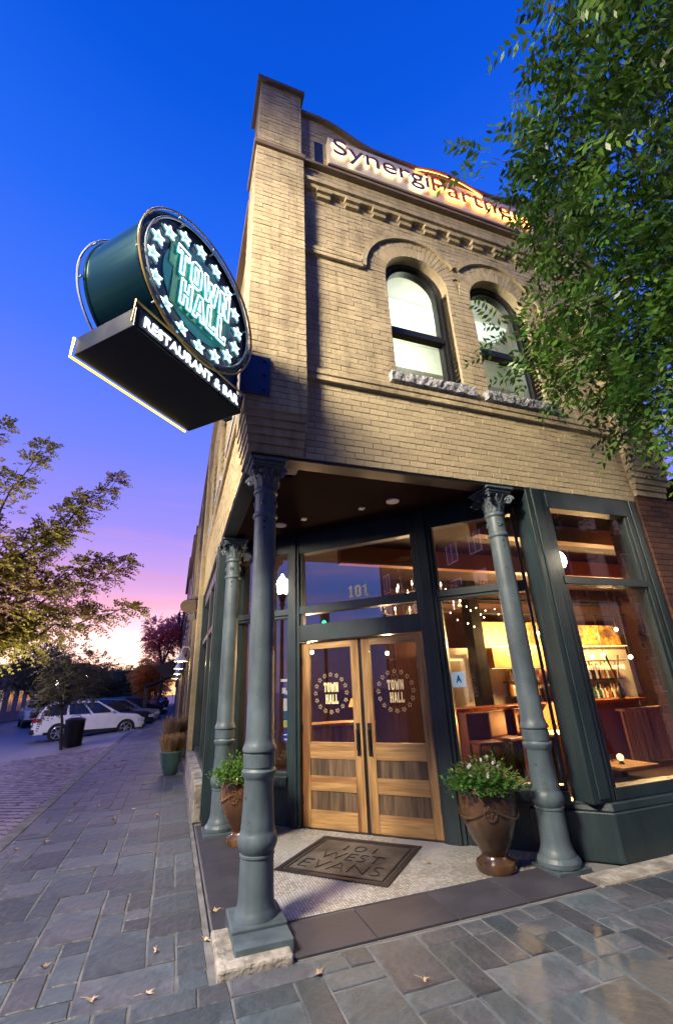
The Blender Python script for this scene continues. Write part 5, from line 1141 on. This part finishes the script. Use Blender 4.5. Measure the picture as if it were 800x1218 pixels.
    for s in (-1, 1):
        O('tail_light', MB().box(rx - .0, rx + .32, s * Wd - .16 if s > 0 else s * Wd - .015, s * Wd + .015 if s > 0 else s * Wd + .16, zb - .22, zb - .06), m_redlens, t, bevel=.02)
        O('headlight', MB().box(fxm - .34, fxm - .02, s * Wd - .26 if s > 0 else s * Wd - .006, s * Wd + .006 if s > 0 else s * Wd + .26, .66, .82), m_lens, t, bevel=.02)
    O('rear_bumper', MB().box(rx - .06, rx + .25, -Wd * .98, Wd * .98, .36, .58), m_black if kind == 'suv' else paint, t, bevel=.04); O('front_bumper', MB().box(fxm - .25, fxm + .05, -Wd * .95, Wd * .95, .36, .52), m_black, t, bevel=.04)
    O('number_plate', MB().box(rx - .075, rx - .058, -.2, .2, .72, .84), m_white, t)
    if kind == 'suv' and detail: O('roof_rail', MB().tube([(-.4, -Wd * .74, 1.74), (.5, -Wd * .74, 1.81), (1.6, -Wd * .74, 1.75)], .018, 6).tube([(-.4, Wd * .74, 1.74), (.5, Wd * .74, 1.81), (1.6, Wd * .74, 1.75)], .018, 6), m_rim, t)
    if kind == 'truck': O('grille', MB().box(fxm + .0, fxm + .03, -.62, .62, .62, 1.02), m_black, t); O('bed', MB().box(-1.5, .55, -.85, .85, 1.1, 1.16), m_black, t)
    return t
car((-5.25, 27.5, -.30), R(11), m_carw, 'white SUV parked nose-in to the walk behind the litter bin')
car((-4.9, 31.2, -.30), R(11), m_cark, 'black SUV parked just beyond the white one')
car((-4.7, 35.4, -.30), R(11), m_cars, 'dark grey SUV parked third in the row')
car((-4.5, 39.6, -.28), R(11), m_cark, 'black sedan fourth in the parked row', kind='sedan')
car((-4.3, 43.8, -.28), R(11), m_cark, 'black SUV fifth in the parked row beside the awning post')
car((-4.2, 49, -.28), R(11), m_cars, 'grey sedan sixth in the parked row, nearly hidden', kind='sedan')
car((-1.4, 70, -.05), R(-100), m_cars, 'small silver-blue hatchback facing us at the far end of the walk', kind='sedan')
car((-10.6, 45.5, -.30), R(-72), m_carw, 'white pickup truck parked across the street facing the viewer', 'truck', kind='truck')
car((-17.2, 38, -.30), R(-80), m_carw, 'white car cut off by the left edge across the street', kind='suv', detail=False)
# litter bin
lb = thing('litter_bin', 'black round litter bin with domed lid at the kerb in front of the white SUV', 'litter bin', (-3.55, 21.6, -.17))
O('bin_body', MB().lathe([(.27, 0), (.32, .05), (.34, .9), (.36, .92)], 20), m_black, lb)
for k in range(22):
    a = 2 * PI * k / 22; O('slat', MB().box(-.02, .02, -.006, .006, .04, .9), m_black, lb, loc=(.345 * math.cos(a), .345 * math.sin(a), 0), rz=a + PI / 2)
O('lid', MB().lathe([(.37, .92), (.36, .98), (.25, 1.03), (.10, 1.05)], 20), m_black, lb)
O('hoop_handle', MB().tube([(.2 * math.cos(PI * i / 10), 0, 1.0 + .13 * math.sin(PI * i / 10)) for i in range(11)], .015, 6), m_rim, lb)

# ================================================================== STREET LAMPS (these light the scene)
def acorn(loc, h, lab, power=60, light=True):
    t = thing('street_lamp', lab, 'street lamp', loc)
    O('post', MB().lathe([(.20, 0), (.20, .12), (.13, .3), (.10, .7), (.075, .8), (.055, 1.0), (.045, h - .35), (.08, h - .3), (.06, h - .22), (.11, h - .05), (.12, h)], 16), m_black, t, smooth=True)
    O('globe', MB().lathe([(.10, h), (.17, h + .12), (.18, h + .25), (.13, h + .40), (.05, h + .50), (.01, h + .6)], 20), (e_lampb if power > 300 else e_lampn) if light else e_lamp, t, smooth=True)
    O('finial', MB().lathe([(.03, h + .58), (.02, h + .64), (.004, h + .72)], 10), m_black, t)
    return t
acorn((-3.9, 5.35, -.2), 4.25, 'black acorn street lamp, lit, seen reflected in the narrow window left of the doors', 150)
upl = thing('added_tree_flood', 'added unseen ground floodlight brightening the left tree from below', 'floodlight', (-4.7, 9.0, -.3)); O('housing', MB().lathe([(.08, 0), (.10, .05), (.11, .2), (.09, .2)], 14, cap=False), m_black, upl)  # floodlight added out of view to brighten the left tree
_l = bpy.data.lights.new('added_tree_light', 'SPOT'); _l.color = (1.0, .86, .62); _l.energy = 2300; _l.spot_size = R(95); _l.spot_blend = .6; _l.shadow_soft_size = .1
_o = bpy.data.objects.new('added_tree_light', _l); COL.objects.link(_o); _o.parent = upl; _o.location = (0, 0, .24); _o.rotation_euler = (Vector((-3.0, 10.9, 4.6)) - Vector((-4.7, 9.0, -.06))).to_track_quat('-Z', 'Y').to_euler()
acorn((-7.8, 19.0, -.3), 4.25, 'added unseen acorn lamp left of the frame, brightening the parked white SUV', 600)  # lamp added out of view to lift the white SUV and paving
acorn((9.3, -.8, -.0), 4.25, 'black acorn street lamp standing right of the frame, under the big tree', 150)
# tall cobra street light at the intersection, out of frame to the left
cb = thing('street_lamp', 'tall street light at the intersection whose warm light rakes across the brick facade', 'street lamp', (-7.0, .1, -.3))
O('post', MB().lathe([(.14, 0), (.12, .5), (.07, 8.8)], 14), m_black, cb); O('arm', MB().tube([(0, 0, 8.7), (.6, 0, 9.1), (1.4, 0, 9.15)], .04, 8), m_black, cb); O('lamp_head', MB().box(1.2, 1.75, -.30, .30, 9.10, 9.22), m_black, cb, bevel=.03); O('lens', MB().box(1.3, 1.7, -.26, .26, 9.08, 9.098), e_lamp, cb)
sl = bpy.data.lights.new('street_light', 'SPOT'); sl.color = (1.0, .85, .60); sl.energy = 11000; sl.shadow_soft_size = 1.0; sl.spot_size = R(80); sl.spot_blend = 1.0
so = bpy.data.objects.new('street_light', sl); COL.objects.link(so); so.parent = cb; so.location = (1.5, 0, 9.0)
tgt = Vector((2.6, 3.9, 3.4)) - Vector((-5.5, .1, 8.7)); so.rotation_euler = tgt.to_track_quat('-Z', 'Y').to_euler()
# traffic signal seen in the door transom
ts = thing('traffic_signal', 'traffic signal with green light reflected in the glass above the left door', 'traffic signal', (-14.8, .6, -.3)); 
O('pole', MB().lathe([(.10, 0), (.08, 6.0)], 10), m_black, ts); O('housing', MB().box(-.2, .2, -.2, .2, 4.9, 6.0), mat('signal_yellow', (.10, .08, .02), .5), ts); O('green_lens', MB().ball((.18, .10, 5.1), .13, 12, 8), glow_mat('green_signal', (.05, 1, .55), 5), ts); O('red_lens', MB().ball((.18, .10, 5.8), .12, 12, 8), mat('dark_red_lens', (.2, .01, .01), .3), ts)
# barn lamps on the side wall
for i, (y, lab) in enumerate(((15.0, 'nearest warm barn lamp on the side wall above the planters'), (19.5, 'second warm barn lamp along the side wall'), (25, 'third warm barn lamp along the side wall'), (32, 'farthest warm barn lamp along the side wall'))):
    t = thing('barn_lamp', lab, 'wall lamp', (.15, y, 2.52), 0)
    O('gooseneck', MB().tube([(.32, 0, .25), (.2, 0, .42), (.05, 0, .44), (0, 0, .32), (0, 0, .24)], .018, 8), m_white, t); O('shade', MB().lathe([(.20, 0), (.13, .1), (.06, .22), (.05, .26)], 20, cap=False), m_white, t, smooth=True); O('bulb', MB().ball((0, 0, .04), .07, 12, 8), e_barn, t, smooth=True)
    plight(0, 0, -.06, (1, .78, .38), 26 if i == 0 else 20, .08, t, 'bulb_light')
for y, lab in ((12.8, 'barn lamp lighting the yellow pier above the green planter'),):
    pass

# ================================================================== NEIGHBOURS ALONG THE SIDE STREET
def neighbour(y0, y1, h, x, m, lab, awn=None):
    t = thing('row_building', lab, 'building', (3, y0, 0)); X_ = x - 3
    fm_ = MB().box(X_, 6, 0, y1 - y0, 3.2, h)
    nwin = max(1, int((y1 - y0) / 2.4)); 
    O('wall', fm_, m, t); O('cornice', MB().box(X_ - .16, X_ + .1, 0, y1 - y0, h - .5, h - .3).box(X_ - .08, X_ + .2, 0, y1 - y0, h, h + .12), m_coping, t)
    for k in range(int((y1 - y0) / 3) + 1): yy = min(k * 3, y1 - y0 - .5); O('pier', MB().box(X_ - .05, X_ + .5, yy, yy + .5, 0, 3.2), m, t)
    O('shop_glass', MB().box(X_ + .1, X_ + .14, .3, y1 - y0 - .3, .5, 3.0), m_carglass, t); O('bulkhead', MB().box(X_ + .02, X_ + .2, .3, y1 - y0 - .3, 0, .5), m_green, t)
    for k in range(nwin):
        a = .7 + k * 2.4
        if a + 1.1 < y1 - y0: w = O('window', MB().box(X_ - .02, X_ + .1, a, a + 1.1, 4.6, 6.6), m_black, t); O('pane', MB().box(X_ - .03, X_ - .021, a + .1, a + 1.0, 4.7, 6.5), m_carglass, w); O('sill', MB().box(X_ - .08, X_, a - .1, a + 1.2, 4.48, 4.598), m_granite, w)
    if awn:
        O('awning', MB().add([(X_ - awn[0], .4, 2.75), (X_ - awn[0], y1 - y0 - .4, 2.75), (X_, y1 - y0 - .4, 3.5), (X_, .4, 3.5), (X_ - awn[0], .4, 2.5), (X_ - awn[0], y1 - y0 - .4, 2.5), (X_, y1 - y0 - .4, 2.5), (X_, .4, 2.5)], [(0, 3, 2, 1), (0, 1, 5, 4), (3, 0, 4, 7), (1, 2, 6, 5)]), awn[1], t)
    return t
m_nb1 = mat('brown_brick_row', (.16, .085, .055), .9, .25, 3, .3); m_nb2 = mat('tan_brick_row', (.33, .24, .15), .9, .2, 3, .3); m_nb3 = mat('grey_stucco_row', (.24, .22, .22), .9, .15, 3); m_awn = mat('dark_canvas_awning', (.022, .016, .02), .8, .2)
neighbour(18.62, 26, 8.2, .42, m_nb1, 'brown brick row building next along the side street, with dark awning', (.12, m_awn))
neighbour(26.02, 36, 9.3, .40, m_nb2, 'tan brick row building with lamps, third along the side street')
neighbour(36.02, 50, 8.0, .36, m_nb3, 'grey row building toward the end of the side street')
neighbour(50.02, 75, 9.0, .40, m_nb1, 'far brown row building at the street end on the right', (.2, m_awn))
# sign lamps (goosenecks) high on the row
gsn = thing('sign_lamp_bar', 'row of four small gooseneck sign lamps sticking out high on the side wall', 'wall lamps', (.42, 22.0, 4.9))
for k in range(4): O('gooseneck', MB().tube([(0, k * 1.0, .25), (-.18, k * 1.0, .42), (-.40, k * 1.0, .40), (-.46, k * 1.0, .22)], .02, 6), m_black, gsn); O('shade', MB().lathe([(.10, -.02), (.04, .1), (.03, .14)], 14, (-.46, k * 1.0, .12)), m_black, gsn)
rs = thing('round_wall_sign', 'small dark round sign hanging out from the side wall above the planters', 'sign', (.22, 14.3, 4.1)); O('disc', MB().prism([(.24 * math.cos(2 * PI * i / 28), .20 * math.sin(2 * PI * i / 28)) for i in range(28)], -.04, .04), m_coping, rs); O('arm', MB().box(-.05, .3, -.012, .012, .2, .225), m_black, rs); O('small_box', MB().box(.02, .22, -.05, .05, -.42, -.25), m_nb3, rs)
ab = thing('box_awning', 'black box awning jutting over the walk far along the side street', 'awning', (.4, 29, 2.75)); O('canopy', MB().add([(-1.55, 0, .35), (-1.55, 2.2, .35), (0, 2.2, .95), (0, 0, .95), (-1.1, 0, -.12), (-1.1, 2.2, -.12), (0, 2.2, -.12), (0, 0, -.12)], [(0, 3, 2, 1), (0, 1, 5, 4), (3, 0, 4, 7), (1, 2, 6, 5), (4, 5, 6, 7)]), m_awn, ab)
pa = thing('patio_awning', 'dark sloping awning on two black posts reaching over the walk', 'awning', (.4, 37, 0)); O('canopy', MB().add([(-2.4, 0, 2.3), (-2.4, 3, 2.3), (0, 3, 3.2), (0, 0, 3.2), (-2.4, 0, 2.1), (-2.4, 3, 2.1), (0, 3, 3.0), (0, 0, 3.0)], [(0, 3, 2, 1), (0, 1, 5, 4), (3, 0, 4, 7), (1, 2, 6, 5), (4, 5, 6, 7), (2, 3, 7, 6)]), m_awn, pa)
for yy in (.08, 2.9): O('post', MB().box(-2.36, -2.26, yy, yy + .1, -.1, 2.12), m_black, pa)
tn = thing('white_tent', 'small white peaked tent far off at the end of the walk', 'tent', (-1.4, 92, 0)); O('canopy', MB().add([(-1.5, -1.5, 2.1), (1.5, -1.5, 2.1), (1.5, 1.5, 2.1), (-1.5, 1.5, 2.1), (0, 0, 3.1)], [(0, 1, 4), (1, 2, 4), (2, 3, 4), (3, 0, 4), (3, 2, 1, 0)]), m_white, tn)
for sx in (-1.45, 1.45):
    for sy in (-1.45, 1.45): O('pole', MB().box(sx - .04, sx + .04, sy - .04, sy + .04, 0, 2.1), m_rim, tn)
# buildings across the side street
def block(loc, sx, sy, h, m, lab, side=1, lit=0, rows=2, seed=1, face='x'):
    r = random.Random(seed); t = thing('street_building', lab, 'building', loc); O('wall', MB().box(0, sx, 0, sy, 0, h), m, t); O('roof', MB().box(-.2, sx + .2, -.2, sy + .2, h + .002, h + .3), m_coping, t)
    step = 3.0; fh = (h - .8) / rows
    for j in range(rows):
        n = int((sy if face == 'x' else sx) / step)
        for k in range(n):
            a = .8 + k * step; z0 = .9 + j * fh
            z1 = z0 + min(2.0, fh * .6); m_ = glow_mat('lit_window_warm', (1, .72, .40), .12) if r.random() < lit else m_carglass
            if face == 'x': w = O('window', MB().box(sx - .02, sx + .03, a, a + 1.5, z0, z1), m_white if j and h > 10 else m_black, t); O('pane', MB().box(sx + .031, sx + .036, a + .12, a + .70, z0 + .1, z1 - .1).box(sx + .031, sx + .036, a + .80, a + 1.38, z0 + .1, z1 - .1), m_, w)
            else: w = O('window', MB().box(a, a + 1.5, sy - .02, sy + .03, z0, z1), m_white if h > 10 else m_black, t); O('pane', MB().box(a + .12, a + .70, sy + .031, sy + .036, z0 + .1, z1 - .1).box(a + .80, a + 1.38, sy + .031, sy + .036, z0 + .1, z1 - .1), m_, w)
    return t
m_far1 = mat('dusky_brick', (.10, .06, .06), .9, .2, 2); m_far2 = mat('dusky_stucco', (.15, .12, .16), .9, .2, 2)
block((-30, 28, -.3), 11, 20, 3.6, m_far1, 'low dark brick building across the street at the far left', lit=.3, rows=1, seed=2)
block((-27, 50, -.3), 12, 22, 4.4, m_far2, 'low purple-grey building across the street behind the white truck', lit=.3, rows=1, seed=3)
block((-26, 74, -.3), 14, 26, 6.2, m_far2, 'gabled grey building across the street beyond the parked cars', lit=.3, rows=2, seed=4)
block((-18, 104, -.3), 12, 30, 6.5, m_far1, 'distant dark building at the left end of the street', lit=.4, rows=2, seed=5)
bb = block((-34, -28, -.3), 110, 16, 17, mat('red_brick_hotel', (.10, .042, .032), .85, .25, 2, .2), 'tall red brick building across the front street, reflected in the entry glass', lit=.32, rows=5, seed=6, face='y')
for i, (x, y, z, lab) in enumerate([(-9.6, 60, 3.8, 'left one of two tiny street globes beyond the cars'), (-14.5, 48, 3.3, 'tiny street globe among the trees at far left'), (-11.2, 54, 3.1, 'tiny street globe above the white truck'), (-4.3, 72, 4.0, 'bright tiny globe lamp near the orange tree')]):
    acorn((x, y, -.3), z, lab, 0, False)

# ================================================================== DOOR MAT PLATE
dmt = thing('entry_mat', 'worn bronze-grey mat plate lettered 101 west evans set in the white tiles before the doors', 'mat', (1.84, 5.03, 0), DR)
O('plate', MB().box(-.50, .50, -.45, .45, -.01, .006), m_mat, dmt)
bd = MB()
for (w_, h_, t_) in ((.575, .525, .05), (.50, .45, .018)):
    bd.box(-w_, w_, -h_, -h_ + t_, -.01, .011).box(-w_, w_, h_ - t_, h_, -.01, .011).box(-w_, -w_ + t_, -h_ + t_, h_ - t_, -.01, .011).box(w_ - t_, w_, -h_ + t_, h_ - t_, -.01, .011)
O('border', bd, m_matd, dmt); O('border_field', MB().box(-.53, .53, -.48, .48, -.01, .0035), m_mat, dmt)
for txt, yy, ww, hh in (('101', .24, .34, .15), ('WEST', .0, .66, .18), ('EVANS', -.26, .84, .20)):
    me = textmesh(txt, .2, .004, -.006); me.transform(Matrix.Rotation(-PI / 2, 4, 'X'))
    X = [v.co.x for v in me.vertices]; Y = [v.co.y for v in me.vertices]
    for v in me.vertices: v.co.x = (v.co.x - (max(X) + min(X)) / 2) * ww / (max(X) - min(X)); v.co.y = (v.co.y - (max(Y) + min(Y)) / 2) * hh / (max(Y) - min(Y)) + yy; v.co.z += .008
    me.materials.clear(); O('lettering', me, m_matd, dmt)

rsn = thing('red_rooftop_sign', 'small red lit sign standing on the side roof edge behind the round neon sign', 'sign', (.28, 6.4, 8.74))
O('post', MB().box(-.02, .02, .3, .34, -.1, .5), m_black, rsn)
e_red = glow_mat('neon_red', (1.0, .09, .06), 2.2)
for k in range(5): O('red_letter', MB().box(-.03, .03, .05 + k * .14, .15 + k * .14, .05 + .02 * k, .32 + .02 * k), e_red, rsn)
